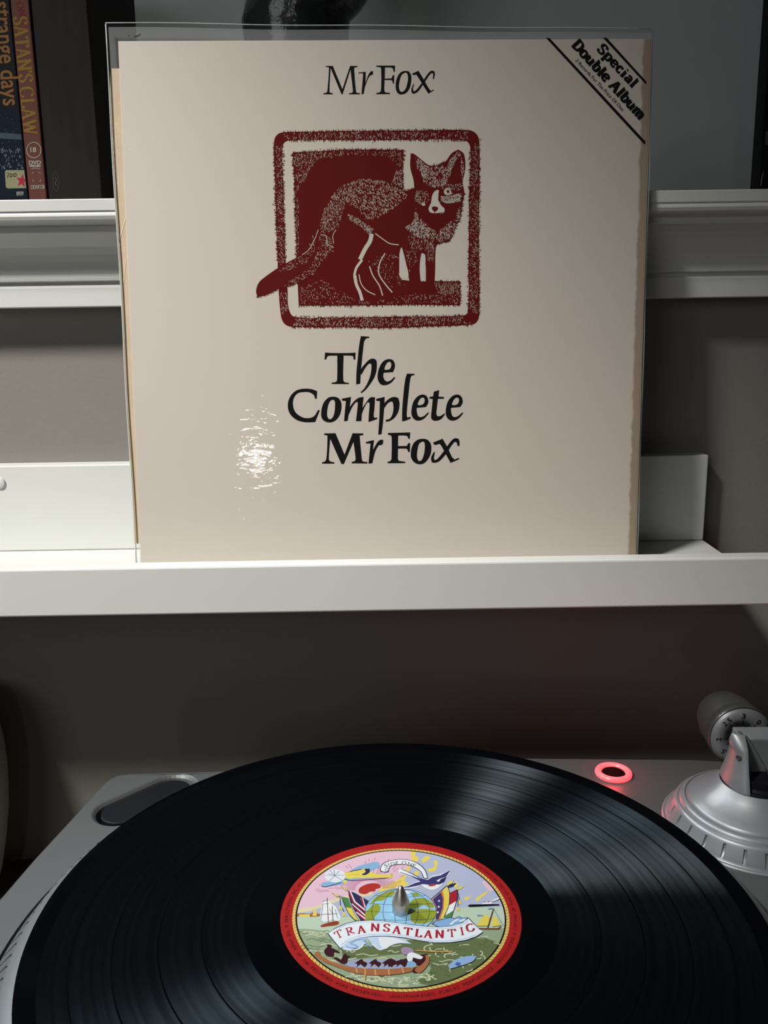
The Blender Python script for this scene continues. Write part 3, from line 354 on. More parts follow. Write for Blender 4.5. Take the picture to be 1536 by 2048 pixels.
('S','sea_deep',0.3,1,[[[9.77,-37.78],[9.86,-37.02],[10.38,-36.32],[11.28,-35.75],[12.45,-35.38]],[[13.31,-29.27],[14.02,-29.62],[14.37,-30.12],[14.26,-30.67],[13.74,-31.14]],[[33.67,-18.47],[33.41,-18.74],[33.05,-18.96],[32.61,-19.11],[32.12,-19.2]],[[8.94,-39.15],[9.34,-39.43],[9.52,-39.77],[9.45,-40.13],[9.15,-40.45]],[[15.78,-35.08],[16.58,-34.77],[17.52,-34.62],[18.47,-34.67],[19.33,-34.91]],[[23.63,-19.96],[23.91,-19.78],[24.25,-19.65],[24.63,-19.57],[25.03,-19.56]],[[33.18,-19.69],[32.47,-20.05],[31.58,-20.17],[30.73,-20.01],[30.14,-19.61]],[[33.18,-16.98],[34.51,-17.29],[35.43,-17.94],[35.76,-18.78],[35.44,-19.64]],[[10.8,-34.69],[10.9,-34.98],[10.83,-35.28],[10.6,-35.55],[10.23,-35.77]],[[11.64,-29.28],[11.49,-30.03],[10.78,-30.67],[9.67,-31.05],[8.4,-31.11]],[[11.37,-31.68],[12.72,-31.89],[13.81,-32.39],[14.48,-33.1],[14.62,-33.9]],[[11.46,-32.6],[10.71,-32.26],[10.29,-31.76],[10.29,-31.2],[10.71,-30.68]],[[17.02,-32.24],[17.22,-31.07],[18.34,-30.07],[20.13,-29.48],[22.16,-29.44]],[[23.28,-26.72],[24.79,-26.73],[26.16,-27.06],[27.24,-27.65],[27.87,-28.43]],[[14.14,-23.64],[13.26,-23.48],[12.6,-23.1],[12.29,-22.58],[12.4,-22.03]],[[18.24,-21.47],[19.38,-20.74],[20.86,-20.28],[22.49,-20.15],[24.07,-20.36]],[[23.37,-22.99],[22.47,-22.82],[21.69,-22.51],[21.06,-22.09],[20.65,-21.58]],[[29.43,-31.62],[28.6,-31.99],[27.62,-32.19],[26.6,-32.18],[25.66,-31.98]],[[11.06,-40.07],[10.05,-40.33],[8.95,-40.32],[7.98,-40.03],[7.34,-39.52]],[[23.28,-29.46],[24.15,-29.22],[25.1,-29.14],[26.02,-29.25],[26.82,-29.53]],[[13.09,-26.72],[13.71,-26],[14.69,-25.44],[15.93,-25.1],[17.28,-25.01]],[[33.54,-21.78],[33.1,-21.7],[32.71,-21.56],[32.41,-21.36],[32.21,-21.11]],[[11.98,-28.97],[10.71,-29.07],[9.48,-28.87],[8.51,-28.39],[7.94,-27.72]],[[13.36,-22.92],[14.01,-23.12],[14.42,-23.48],[14.5,-23.92],[14.22,-24.33]],[[31.11,-15.84],[32.42,-16.13],[33.43,-16.71],[33.98,-17.49],[33.99,-18.35]],[[23.69,-30.45],[22.96,-30.55],[22.21,-30.54],[21.5,-30.43],[20.86,-30.23]],[[15.27,-36.72],[16.17,-36.68],[16.98,-36.9],[17.49,-37.32],[17.58,-37.83]],[[-8.46,-33.42],[-6.47,-32.81],[-4.78,-33.81],[-2.79,-33.19]],[[-21.72,-33.79],[-19.4,-33.18],[-17.38,-34.18],[-15.06,-33.57]],[[-33.69,-16.91],[-31.25,-16.24],[-29.07,-17.34],[-26.63,-16.66]],[[-12.01,-21.26],[-9.65,-20.6],[-7.63,-21.68],[-5.26,-21.02]],[[-0.12,-32.94],[1.94,-32.32],[3.66,-33.33],[5.73,-32.71]],[[-31.77,-12.19],[-30.06,-11.49],[-28.5,-12.62],[-26.79,-11.92]],[[-32.62,-18.34],[-31.05,-17.67],[-29.6,-18.76],[-28.01,-18.08]],[[-37.97,-17.1],[-35.56,-16.43],[-33.39,-17.53],[-30.97,-16.85]],[[-21.57,-32.35],[-20.33,-31.73],[-19.22,-32.73],[-17.98,-32.11]],[[4.44,-18.88],[5.89,-18.21],[7.06,-19.29],[8.51,-18.62]],[[-25.07,-15.88],[-23.78,-15.19],[-22.61,-16.29],[-21.31,-15.61]],[[-19.63,-38.48],[-17.8,-37.88],[-16.2,-38.85],[-14.36,-38.25]],[[-11.6,-22.42],[-10.2,-21.76],[-8.99,-22.82],[-7.59,-22.16]],[[-41.95,-12.96],[-40.57,-12.26],[-39.25,-13.38],[-37.88,-12.68]],[[-10.76,-37.68],[-9.15,-37.08],[-7.78,-38.05],[-6.17,-37.45]],[[1.69,-38.81],[2.9,-38.21],[3.89,-39.18],[5.11,-38.57]],[[-40.07,-20.74],[-36.76,-20.09],[-33.81,-21.17],[-30.5,-20.52]],[[-9.51,-38.43],[-7.96,-37.83],[-6.65,-38.8],[-5.1,-38.2]],[[-15.89,-38.26],[-13.89,-37.66],[-12.17,-38.63],[-10.17,-38.03]],[[-18.95,-20.19],[-17.35,-19.53],[-15.95,-20.6],[-14.36,-19.94]],[[-23.12,-26.38],[-21.6,-25.73],[-20.24,-26.77],[-18.72,-26.13]],[[-5.62,-31.75],[-4.23,-31.13],[-3.07,-32.13],[-1.68,-31.51]],[[-13.66,-37.09],[-10.4,-36.5],[-7.61,-37.48],[-4.34,-36.89]],[[-25.45,-23.05],[-24.13,-22.39],[-22.93,-23.45],[-21.61,-22.79]],[[-30.66,-13.59],[-29.1,-12.9],[-27.68,-14.01],[-26.12,-13.32]],[[-7.02,-29.75],[-3.89,-29.12],[-1.23,-30.15],[1.9,-29.53]],[[-2,-22.52],[0.73,-21.87],[3.02,-22.94],[5.75,-22.29]],[[-13.51,-35.4],[-11.89,-34.79],[-10.49,-35.78],[-8.85,-35.17]],[[-39.1,-22.27],[-36.74,-21.61],[-34.61,-22.68],[-32.25,-22.03]],[[-8.62,-24.67],[-5.8,-24.02],[-3.41,-25.08],[-0.59,-24.44]]]),
('S','foam',0.8,1,[[[9.33,-38.16],[9.3,-37.85],[9.69,-37.6],[10.32,-37.53],[10.89,-37.67]],[[-15.43,-36.48],[-15.34,-37.07],[-16.06,-37.54],[-17.25,-37.67],[-18.35,-37.4]],[[-4.63,-41.08],[-4.11,-40.72],[-3.2,-40.6],[-2.35,-40.78],[-1.94,-41.18]],[[8.79,-38.17],[9.6,-38.4],[9.9,-38.81],[9.57,-39.23],[8.75,-39.45]],[[-18.46,-35.83],[-17.63,-35.91],[-17.09,-36.23],[-17.1,-36.63],[-17.64,-36.93]],[[-4.76,-39.81],[-5.47,-40.29],[-6.66,-40.43],[-7.78,-40.18],[-8.3,-39.64]],[[-16.01,-39.05],[-16.74,-38.57],[-16.65,-37.98],[-15.79,-37.57],[-14.55,-37.53]],[[2.45,-38],[1.74,-38.21],[0.91,-38.16],[0.35,-37.86],[0.33,-37.46]],[[-9.23,-37.09],[-10.45,-37.24],[-11.6,-36.97],[-12.12,-36.42],[-11.78,-35.84]],[[1.71,-41.43],[1.37,-42.04],[0.27,-42.41],[-1.07,-42.35],[-2.03,-41.91]],[[-12.18,-37.47],[-12.91,-37.14],[-13.04,-36.67],[-12.51,-36.28],[-11.56,-36.14]],[[-7.52,-39.74],[-8.19,-39.18],[-7.95,-38.56],[-6.92,-38.16],[-5.58,-38.17]],[[-13.23,-37.96],[-12.79,-38.55],[-13.23,-39.12],[-14.35,-39.42],[-15.63,-39.3]],[[-13.97,-36.91],[-13.53,-37.09],[-13.44,-37.36],[-13.74,-37.6],[-14.29,-37.68]],[[-4.85,-37.07],[-5.33,-37.35],[-6.06,-37.42],[-6.73,-37.24],[-7,-36.9]],[[4.12,-38.58],[3.8,-39.16],[2.76,-39.51],[1.49,-39.47],[0.58,-39.04]],[[10.03,-36.63],[9.45,-36.64],[8.99,-36.47],[8.88,-36.2],[9.16,-35.95]],[[-8.06,-38.1],[-8.73,-38.49],[-9.77,-38.58],[-10.7,-38.33],[-11.09,-37.86]],[[-8.69,-37.6],[-9.25,-37.97],[-10.18,-38.07],[-11.04,-37.86],[-11.43,-37.44]],[[-1.1,-39.37],[-0.88,-39.97],[-1.53,-40.5],[-2.75,-40.7],[-3.96,-40.49]],[[-15.93,-35.76],[-14.74,-36.02],[-14.17,-36.57],[-14.47,-37.17],[-15.51,-37.52]],[[-8,-40.46],[-7.48,-40.17],[-6.68,-40.1],[-5.97,-40.3],[-5.69,-40.66]],[[-20.08,-35.18],[-18.76,-34.98],[-17.47,-35.25],[-16.81,-35.84],[-17.1,-36.49]],[[6.04,-37.85],[7.44,-37.75],[8.64,-38.1],[9.08,-38.73],[8.55,-39.35]],[[2.46,-39.8],[2.29,-39.32],[2.82,-38.89],[3.8,-38.73],[4.77,-38.91]],[[-19.59,-35.96],[-18.12,-35.93],[-16.93,-36.36],[-16.58,-37.05],[-17.24,-37.67]],[[-6.39,-38.82],[-6.92,-38.42],[-6.79,-37.96],[-6.07,-37.65],[-5.08,-37.64]],[[4.43,-38.49],[4.34,-38.82],[3.81,-39.05],[3.11,-39.06],[2.55,-38.86]],[[-15.29,-39.34],[-15.56,-38.72],[-14.93,-38.16],[-13.68,-37.94],[-12.41,-38.16]],[[3.53,-41.02],[4.05,-40.89],[4.63,-40.95],[4.99,-41.17],[4.96,-41.45]],[[-5.77,-39.12],[-5.54,-38.75],[-4.85,-38.54],[-4.04,-38.59],[-3.48,-38.87]],[[1.41,-41.65],[0.43,-41.94],[-0.72,-41.86],[-1.5,-41.45],[-1.54,-40.91]],[[-9.99,-38.26],[-9.58,-38.92],[-10.15,-39.54],[-11.43,-39.83],[-12.82,-39.66]]]),
('P','island_brown',2,[[[-43.47,-1.63],[-41.78,-0.84],[-37.53,-1.13],[-36.88,-0.33],[-33.27,-1.7],[-33.55,-2.87],[-43.35,-2.96]]]),
('P','yellow',0,[[[-42.24,-1.64],[-37.85,-1.56],[-37.73,-3.16],[-42.11,-3.13]]]),
('P','yellow',0,[[[-36.41,0.47],[-36.13,1.56],[-35.42,1.55],[-34.9,-2.49],[-36.8,-2.47],[-36.42,-0.87]]]),
('P','white',2,[[[-32.37,7.05],[-30.61,7.88],[-29.4,5.36],[-27.54,3.69],[-26.32,0.4],[-25.09,-3.88],[-26.06,-5.72],[-28.19,-4.91],[-31.25,-6.2],[-33.07,-4.88],[-33.44,-1.7],[-33.07,3.72]]]),
('S','grey_line',0.3,1,[[[-32.78,4.83],[-32.92,-1.7],[-33.07,-4.88]],[[-29.95,2.06],[-28.17,-1.73]],[[-27.44,1.5],[-26.12,-4.4]]]),
('S','brown_line',0.3,1,[[[-31.23,9.29],[-29.83,-6.73]],[[-28.78,3.69],[-27.96,-5.96]],[[-33.07,6.77],[-30.6,7.6]],[[-32.78,4.94],[-30.12,5.36]],[[-33.27,-1.7],[-28.35,-1.46]],[[-30.45,-1.72],[-26.25,-1.21]]]),
('P','hull_red',2,[[[-32.85,-8.53],[-30.85,-7.25],[-27.44,-5.97],[-25.87,-6.08],[-25.37,-7.28],[-26.63,-8.47],[-29.71,-9.06],[-32.44,-9.46]]]),
('P','plane_blue',2,[[[-22.19,27.61],[-18.48,31.35],[-12.76,33.86],[-9.91,34.48],[-8.68,32.81],[-9.29,30.4],[-13.09,27.55],[-15.34,25.71],[-19.86,25.5]]]),
('P','plane_yellow',0,[[[-24.44,27.01],[-21.43,27.61],[-13.49,30.05],[-12.93,26.93],[-9.3,25.43],[-4.4,24.9],[-3.4,26.25],[-2.66,25.38],[-3.01,22.94],[-12.3,22.64],[-20.53,22.09],[-23.91,22.6]]]),
('P','plane_blue',2,[[[-34.24,17.64],[-33.24,19.53],[-24.28,22.36],[-21.28,22.09],[-19.8,22.69],[-9.31,22.74],[-21.26,21.37],[-24.15,18.76],[-32.19,16.68],[-33.81,16.7]]]),
('S','navy',0.5,1,[[[-24.27,22.11],[-21.24,20.89],[-4.81,22.71]],[[-33.98,16.93],[-32.19,16.68],[-25.66,19.48]],[[-22.19,27.49],[-16.91,29.2]],[[-15.35,26.33],[-13.48,28.18]]]),
('P','navy',2,[[[-15.39,29.19],[-13.26,29.68],[-13.09,27.18],[-14.21,25.46],[-15.63,24.73],[-16.85,25.48],[-14.98,26.95]]]),
('P','plane_yellow',2,[[[-24.97,20.91],[-23.49,21.14],[-23.06,19.46],[-24.3,18.76]]]),
('S','navy',0.28,0,[[[-23.22,26.75],[-22.93,26.88]],[[-22.4,27],[-22.1,27.12]],[[-21.57,27.24],[-21.27,27.36]],[[-20.75,27.48],[-20.45,27.6]],[[-19.92,27.72],[-19.62,27.85]],[[-19.09,27.97],[-18.79,28.09]],[[-18.26,28.21],[-17.96,28.33]],[[-17.43,28.45],[-17.13,28.58]],[[-16.6,28.7],[-16.3,28.82]],[[-22.12,25.14],[-21.82,25.14]],[[-21.14,25.2],[-20.84,25.2]],[[-20.16,25.25],[-19.86,25.25]],[[-19.18,25.31],[-18.88,25.31]],[[-18.2,25.36],[-17.9,25.36]],[[-3.87,25.39],[-3.11,25.63]],[[-3.74,24.16],[-2.98,24.4]]]),
('P','propeller',0,[[[-23.9,24.3],[-24.01,23.07],[-24.44,21.93],[-25.14,20.97],[-26.06,20.23],[-27.16,19.77],[-28.34,19.62],[-29.54,19.79],[-30.68,20.26],[-31.68,21.01],[-32.47,21.99],[-32.99,23.13],[-33.22,24.36],[-33.14,25.6],[-32.73,26.76],[-32.04,27.75],[-31.11,28.52],[-30,29],[-28.78,29.15],[-27.55,28.98],[-26.4,28.49],[-25.39,27.71],[-24.61,26.7],[-24.1,25.54]]]),
('S','grey_line',0.3,1,[[[-28.56,24.33],[-31.96,26.07]],[[-28.56,24.33],[-31.17,28.3]],[[-28.56,24.33],[-29.22,28.78]],[[-28.56,24.33],[-26.76,28.02]],[[-28.56,24.33],[-25.12,20.92]],[[-28.56,24.33],[-30.93,20.71]],[[-33.03,24.85],[-24.37,24.79]]]),
('P','navy',2,[[[-8.39,27.52],[-8.15,31.28],[-6.83,33.82],[-3.48,35.72],[0.8,36.6],[5.57,35.66],[9.46,32.68],[11.91,28.25],[12.7,22.11],[10.76,22.12],[9.85,26.53],[7.48,29.66],[3.97,31.96],[0.69,32.49],[-3.01,31.62],[-4.34,29.62],[-4.75,27.12],[-6.27,26.64]]]),
('P','white',2,[[[-8.08,28.14],[-7.84,31.02],[-6.6,33.43],[-3.41,35.34],[0.79,36.21],[5.4,35.28],[9.13,32.3],[11.52,28.01],[12.36,22.59],[11.08,22.6],[10.09,26.78],[7.73,30.04],[4.14,32.34],[0.7,32.87],[-3.16,32.01],[-4.64,29.87],[-4.97,27.62],[-6.27,27.13]]]),
('S','navy',0.25,1,[[[-4.72,29.37],[-5.48,30],[-6.26,28.38],[-5.66,27.13],[-4.97,28.12],[-5.49,28.62]]]),
('B','black','S',[-6.21,29.99],[1.29,0.98],[-0.66,2.41],0.0),
('B','black','I',[-4.44,31.13],[0.27,0.15],[-0.52,2.5],0.0),
('B','black','D',[-3.5,31.46],[1.77,0.61],[-0.29,2.61],0.0),
('B','black','E',[-1.33,32.11],[1.22,0.17],[-0.09,2.67],0.0),
('B','black','O',[1.18,32.58],[2.16,-0.33],[0.22,2.67],0.0),
('B','black','N',[3.98,32],[1.69,-0.83],[0.53,2.56],0.0),
('B','black','E',[6.04,30.88],[1.05,-0.92],[0.82,2.36],0.0),
('P','white',2,[[[-0.35,27.47],[0.85,29.83],[5.3,26.19],[9.65,22.49],[12.62,21.86],[14.62,23.98],[18.46,25.18],[23.48,28.86],[23.19,27.62],[20.52,22.42],[18.19,21.22],[18.72,18.23],[17.49,16.46],[16.28,15.01],[14.01,14.03],[11.15,15.33],[9.41,17.4],[7.51,16.24],[3.78,15.09],[-1.37,15.13],[-1.34,16.47],[3.48,17.15],[6.91,19.5],[8.81,20.38],[5.18,23.13],[0.37,25.91]]]),
('P','swallow',0,[[[12.58,21.26],[14.57,23.19],[18.41,24.38],[23.26,28.43],[20.78,23.33],[18.25,22.13],[16.27,20.51],[17.68,19.31],[18.25,18.35],[16.83,17.77],[15.01,18.25],[12.75,17.68],[10.19,18.17],[7.54,17],[3.8,15.79],[-0.25,15.88],[3.46,16.68],[6.89,19.02],[9.16,19.96],[8.63,20.69],[5.2,23.61],[0.39,26.53],[0.4,26.96],[5.59,24.04],[9.62,21.76],[5.27,25.57],[0.84,29.2],[0.92,29.58],[6.03,25.57],[10.37,21.88]]]),
('P','sun_red',2,[[[12.45,17.56],[15.01,18.19],[16.5,18.24],[15.12,16.95],[13.14,16.61]]]),
('P','flag_green',0,[[[-25.26,9.81],[-22.24,8.95],[-20.74,3.25],[-18.62,-3.08],[-16.84,-6.01],[-18.55,-6.32],[-21.47,-1.75],[-23.85,4.29]]]),
('P','flag_yellow',0,[[[-23.14,2.79],[-20.63,2.24],[-18.84,-3.08],[-17.49,-5.69],[-19.01,-4.9],[-21.48,-1.22]]]),
('P','navy',0,[[[-22.3,13.81],[-19.65,12.44],[-13.31,6.81],[-14.51,3.54],[-14.73,-0.47],[-14.27,-6.03],[-16.41,-6.01],[-18.66,-1.24],[-20.79,4.95],[-22.06,10.49]]]),
('S','white',1,0,[[[-21.7,13.31],[-19.5,6.3],[-14.56,0.19]],[[-20.79,4.95],[-14.52,-3.11]],[[-16.45,9.05],[-15.02,2.2]],[[-18.68,-0.45],[-14.5,-5.06]]]),
('S','flag_red',0.65,0,[[[-22.02,13.31],[-19.85,5.96],[-14.55,-0.48]],[[-20.69,4.4],[-14.51,-3.89]],[[-16.64,9.4],[-15.29,2.2]],[[-18.45,-1.24],[-14.49,-5.83]]]),
('P','orange',0,[[[13.54,7.46],[17.93,13.04],[20.94,16.97],[18.7,8.12],[18.02,1.97],[15.98,-5.4],[14.27,-5.39],[14.96,1.99]]]),
('P','flag_purple',0,[[[13.99,7.59],[17.67,12.47],[18.25,8.12],[17.59,1.97],[15.35,-5.26],[14.19,-5.26],[15.27,1.99]]]),
('P','flag_yellow',0,[[[18.56,13.61],[20.97,17.34],[21.37,10.89],[20.32,3.31],[18.07,-3.33],[15.98,-5.4],[17.98,1.3],[18.79,8.11]]]),
('P','flag_red',0,[[[21.29,11.6],[25.1,14.06],[24,6.7],[20.43,3.64]]]),
('P','white',0,[[[20.43,3.64],[24,6.7],[22.38,0.6],[18.45,-2.81]]]),
('P','flag_green',0,[[[18.45,-2.81],[22.38,0.6],[20.91,-4],[17.78,-4.31]]]),
('P','white',0,[[[16.52,7.58],[16.64,6.94],[17.07,6.9],[16.7,6.48],[16.77,5.83],[16.43,6.2],[16.04,5.83],[16.2,6.48],[15.89,6.91],[16.32,6.94]]]),
('P','white',0,[[[16.17,3.74],[16.29,3.12],[16.71,3.08],[16.35,2.67],[16.42,2.03],[16.08,2.39],[15.7,2.03],[15.85,2.67],[15.54,3.09],[15.98,3.12]]]),
('P','white',0,[[[15.5,0.25],[15.61,-0.36],[16.04,-0.4],[15.68,-0.81],[15.75,-1.43],[15.41,-1.08],[15.03,-1.43],[15.18,-0.8],[14.88,-0.39],[15.31,-0.36]]]),
('P','navy',0,[[[-25.84,17.37],[-23.79,15.73],[-22.25,13.57],[-23.72,13.94]]]),
('P','flag_yellow',0,[[[-25.45,16.93],[-23.81,15.61],[-22.58,13.89],[-23.76,14.18]]]),
('P','navy',0,[[[-29.47,12.22],[-27.76,11.5],[-25.36,10.25],[-27.11,9.39]]]),
('P','flag_yellow',0,[[[-29.06,11.94],[-27.69,11.37],[-25.77,10.37],[-27.17,9.68]]]),
('P','navy',0,[[[16.85,18.65],[18.32,21.68],[20.86,23.25],[19.68,19.83],[17.6,17.92]]]),
('P','flag_yellow',0,[[[20.66,17.48],[21.86,19.89],[23.89,21.14],[22.93,18.42],[21.25,16.9]]]),
('P','navy',0,[[[20.49,16.18],[22.18,18.16],[24.92,18.78],[23.16,16.16],[20.99,15.36]]]),
('P','flag_yellow',0,[[[24.52,14.64],[25.88,16.22],[28.06,16.71],[26.64,14.62],[24.91,13.99]]]),
('S','navy',0.28,1,[[[-25.26,9.81],[-21.47,-1.75],[-18.55,-6.32]],[[-22.3,13.81],[-20.79,4.95],[-16.41,-6.01]],[[12.87,7.46],[20.64,17.19]],[[21.2,11.6],[24.94,14.28]],[[20.96,17.19],[21.37,10.89],[20.32,3.31],[17.83,-3.66]],[[25.1,14.06],[23.91,6.7],[20.91,-4]],[[-25.75,9.81],[-25.22,2.27]],[[-24.43,2.26],[-23.59,-0.41]],[[24.89,13.71],[25.24,6.69]],[[24.66,10.17],[24.21,2.6]]]),
('P','flag_yellow',0,[[[-25.59,3.75],[-25.15,3.75],[-24.52,1.19],[-26.01,1.2]]]),
('P','flag_yellow',0,[[[-23.82,-0.28],[-23.38,-0.28],[-22.77,-2.79],[-24.24,-2.78]]]),
('P','flag_yellow',0,[[[25.15,7.17],[25.6,7.17],[25.89,4.56],[24.39,4.57]]]),
('P','flag_yellow',0,[[[24.14,2.74],[24.58,2.74],[24.87,0.19],[23.39,0.2]]]),
('P','navy',0,[[[14.92,-0.01],[14.67,-1.88],[14.17,-3.69],[13.44,-5.42],[12.49,-7.05],[11.34,-8.54],[10.01,-9.88],[8.52,-11.04],[6.9,-12.01],[5.17,-12.77],[3.36,-13.32],[1.5,-13.65],[-0.38,-13.75],[-2.25,-13.63],[-4.1,-13.27],[-5.87,-12.7],[-7.56,-11.91],[-9.13,-10.92],[-10.56,-9.73],[-11.82,-8.38],[-12.9,-6.87],[-13.76,-5.24],[-14.4,-3.5],[-14.8,-1.68],[-14.95,0.19],[-14.85,2.08],[-14.49,3.94],[-13.87,5.76],[-13.01,7.5],[-11.91,9.12],[-10.6,10.6],[-9.09,11.9],[-7.4,13],[-5.58,13.88],[-3.66,14.52],[-1.66,14.9],[0.37,15.02],[2.39,14.87],[4.37,14.46],[6.26,13.8],[8.04,12.9],[9.66,11.77],[11.1,10.45],[12.34,8.96],[13.36,7.32],[14.13,5.57],[14.65,3.74],[14.91,1.87]]]),
('P','globe_blue',0,[[[14.7,-0.01],[14.46,-1.84],[13.97,-3.62],[13.25,-5.32],[12.32,-6.92],[11.18,-8.38],[9.87,-9.7],[8.4,-10.84],[6.8,-11.79],[5.1,-12.54],[3.32,-13.08],[1.48,-13.41],[-0.37,-13.51],[-2.22,-13.38],[-4.04,-13.03],[-5.79,-12.47],[-7.46,-11.69],[-9,-10.72],[-10.41,-9.56],[-11.65,-8.23],[-12.71,-6.75],[-13.56,-5.14],[-14.19,-3.43],[-14.59,-1.64],[-14.74,0.19],[-14.63,2.04],[-14.28,3.87],[-13.67,5.66],[-12.82,7.36],[-11.74,8.95],[-10.44,10.4],[-8.95,11.68],[-7.29,12.76],[-5.5,13.62],[-3.6,14.24],[-1.64,14.62],[0.36,14.73],[2.35,14.59],[4.3,14.19],[6.16,13.54],[7.91,12.65],[9.51,11.55],[10.93,10.25],[12.16,8.79],[13.15,7.18],[13.92,5.47],[14.43,3.68],[14.69,1.84]]]),
('P','land_green',2,[[[-14.48,-6.35],[-14.68,-0.47],[-13.27,1.51],[-11.53,4.2],[-9.33,5],[-8.37,2.15],[-9.34,-1.17],[-10.64,-3.14],[-11.4,-6.37],[-12.75,-8.28]]]),
('P','land_green',2,[[[-13.28,3.54],[-11.1,8.46],[-8.42,11.1],[-3.91,13.47],[-2.02,13.32],[-3.06,10.36],[-5.76,8.84],[-7.55,7.05],[-10.21,6.58]]]),
('P','land_green',2,[[[4,-1.92],[4.61,0.39],[8.14,1.37],[14.55,0.32],[14.18,-3.31],[12.05,-6.53],[8.98,-7.92],[6.02,-7.52],[4.35,-6.48]]]),
('P','land_green',2,[[[3.66,3.08],[4.85,6.83],[7.14,8.33],[10.26,8.52],[12.39,6.77],[14.28,3.01],[12.54,1.87],[10.02,3.92],[7.3,2.05],[4.65,1.53]]]),
('P','land_green',2,[[[5.04,11.71],[7.31,12.26],[8.81,10.63],[6.08,9.59]]]),
('P','white',2,[[[-0.3,13.73],[2.87,14],[5.09,12.99],[4.14,11.72],[1.02,12.44]]]),
('S','navy',0.2,1,[[[-0.53,14.7],[-5.06,13.29],[-8.82,10.01],[-11.27,5.4],[-12.09,0.17],[-11.23,-4.93],[-8.87,-9.23],[-5.37,-12.19],[-1.19,-13.47]],[[-0.18,14.7],[-2.96,13.27],[-5.29,9.99],[-6.82,5.37],[-7.38,0.14],[-6.91,-4.96],[-5.51,-9.25],[-3.41,-12.2],[-0.87,-13.47]],[[0.18,14.69],[-0.79,13.26],[-1.64,9.96],[-2.24,5.34],[-2.52,0.11],[-2.45,-4.99],[-2.05,-9.27],[-1.38,-12.21],[-0.54,-13.47]],[[0.54,14.69],[1.44,13.24],[2.12,9.94],[2.48,5.31],[2.48,0.07],[2.15,-5.02],[1.52,-9.3],[0.71,-12.23],[-0.2,-13.47]],[[0.9,14.69],[3.61,13.23],[5.76,9.91],[7.06,5.28],[7.34,0.04],[6.6,-5.05],[4.99,-9.32],[2.73,-12.24],[0.13,-13.48]],[[1.25,14.69],[5.71,13.21],[9.3,9.89],[11.5,5.25],[12.05,0.01],[10.93,-5.08],[8.35,-9.34],[4.7,-12.26],[0.45,-13.48]],[[-10.55,10.3],[-5.16,9.56],[0.22,9.24],[5.61,9.49],[11.04,10.15]],[[-13.86,5.18],[-6.88,4.46],[0.09,4.14],[7.07,4.36],[14.08,4.99]],[[-14.74,0.19],[-7.38,-0.52],[-0.04,-0.84],[7.31,-0.63],[14.7,-0.01]],[[-13.75,-4.69],[-6.95,-5.38],[-0.17,-5.69],[6.63,-5.48],[13.47,-4.88]],[[-10.51,-9.46],[-5.4,-10.13],[-0.29,-10.41],[4.83,-10.2],[9.98,-9.6]]]),
('P','navy',0,[[[12.38,-8.13],[13.79,-6.16],[20.4,-3.94],[22.06,-4.66],[24.11,-3.37],[25.32,-4.36],[27.93,-4.05],[26.6,-6.63],[20.78,-9.78],[15.64,-10.37]]]),
('P','banner_blue',0,[[[13.02,-8.14],[13.98,-6.54],[20.36,-4.33],[22.03,-5.05],[24.08,-3.76],[25.15,-4.75],[27.47,-4.37],[26.17,-6.63],[20.38,-9.46],[15.66,-10.06]]]),
('S','white',0.8,1,[[[20.03,-8.5],[22.38,-5.96],[23.71,-5.45]],[[24.03,-6.61],[26.31,-5.21]]]),
('P','banner_shade',2,[[[-23.53,-21.39],[-21.81,-17.52],[-16.04,-15.43],[-11.03,-15.16],[-3.52,-15.82],[0.62,-17.07],[3.84,-19.8],[-1.1,-19.46],[-5.26,-21.22],[-8.14,-23.26],[-9.37,-22.08],[-11.84,-19.69],[-13.73,-16.36],[-15.16,-18.17],[-15.53,-21.45],[-18.79,-22.31],[-21.22,-23.17],[-23.07,-22.87]]]),
('P','white',2,[[[-9.36,-15.78],[-3.52,-16.13],[2.61,-19.49],[-1.1,-19.16],[-4.01,-20.34],[-6.91,-22.69],[-8.34,-21.2]]]),
('S','banner_blue',0.7,1,[[[-22.11,-21.11],[-19.62,-22.01],[-17.17,-21.44],[-18.84,-20.24],[-20.51,-19.63],[-18.08,-17.54],[-14.76,-17.08],[-14.32,-19.37],[-11.83,-21.18]]]),
('S','white',0.6,1,[[[-22.68,-22.28],[-19.99,-23.18],[-16.74,-22.21],[-14.74,-18.77]],[[-11.84,-19.69],[-8.96,-22.97],[-7.73,-22.68]]]),
('P','navy',0,[[[-29.73,-13.86],[-26.96,-10.21],[-22.83,-7.51],[-18.6,-6],[-13.03,-5.46],[-7.89,-5.94],[-1.49,-7.08],[5.38,-8.53],[11.71,-9.52],[15.93,-9.81],[20.65,-9.21],[25.51,-7.27],[28.15,-4.51],[30.11,-8.25],[33.01,-13.36],[30.12,-15.93],[25.73,-18.09],[19.4,-19.37],[13.19,-19.44],[7.06,-18.08],[0.39,-16.33],[-5.85,-15.44],[-12.11,-15.52],[-17.1,-16.58],[-21.6,-18.96],[-24.56,-22.33],[-27,-18.45]]]),
('P','banner_white',0,[[[-29.5,-13.49],[-26.7,-10.52],[-22.56,-7.83],[-18.33,-6.32],[-12.77,-5.78],[-7.63,-6.27],[-1.24,-7.4],[5.11,-8.85],[11.43,-9.84],[15.66,-10.12],[20.37,-9.52],[25.23,-7.58],[27.85,-4.83],[29.82,-8.57],[32.8,-12.99],[29.91,-15.56],[25.52,-17.72],[19.18,-19],[12.97,-19.08],[6.83,-17.71],[0.65,-15.97],[-5.6,-15.07],[-11.87,-15.15],[-16.86,-16.22],[-21.36,-18.6],[-24.33,-21.98],[-26.77,-18.09]]]),
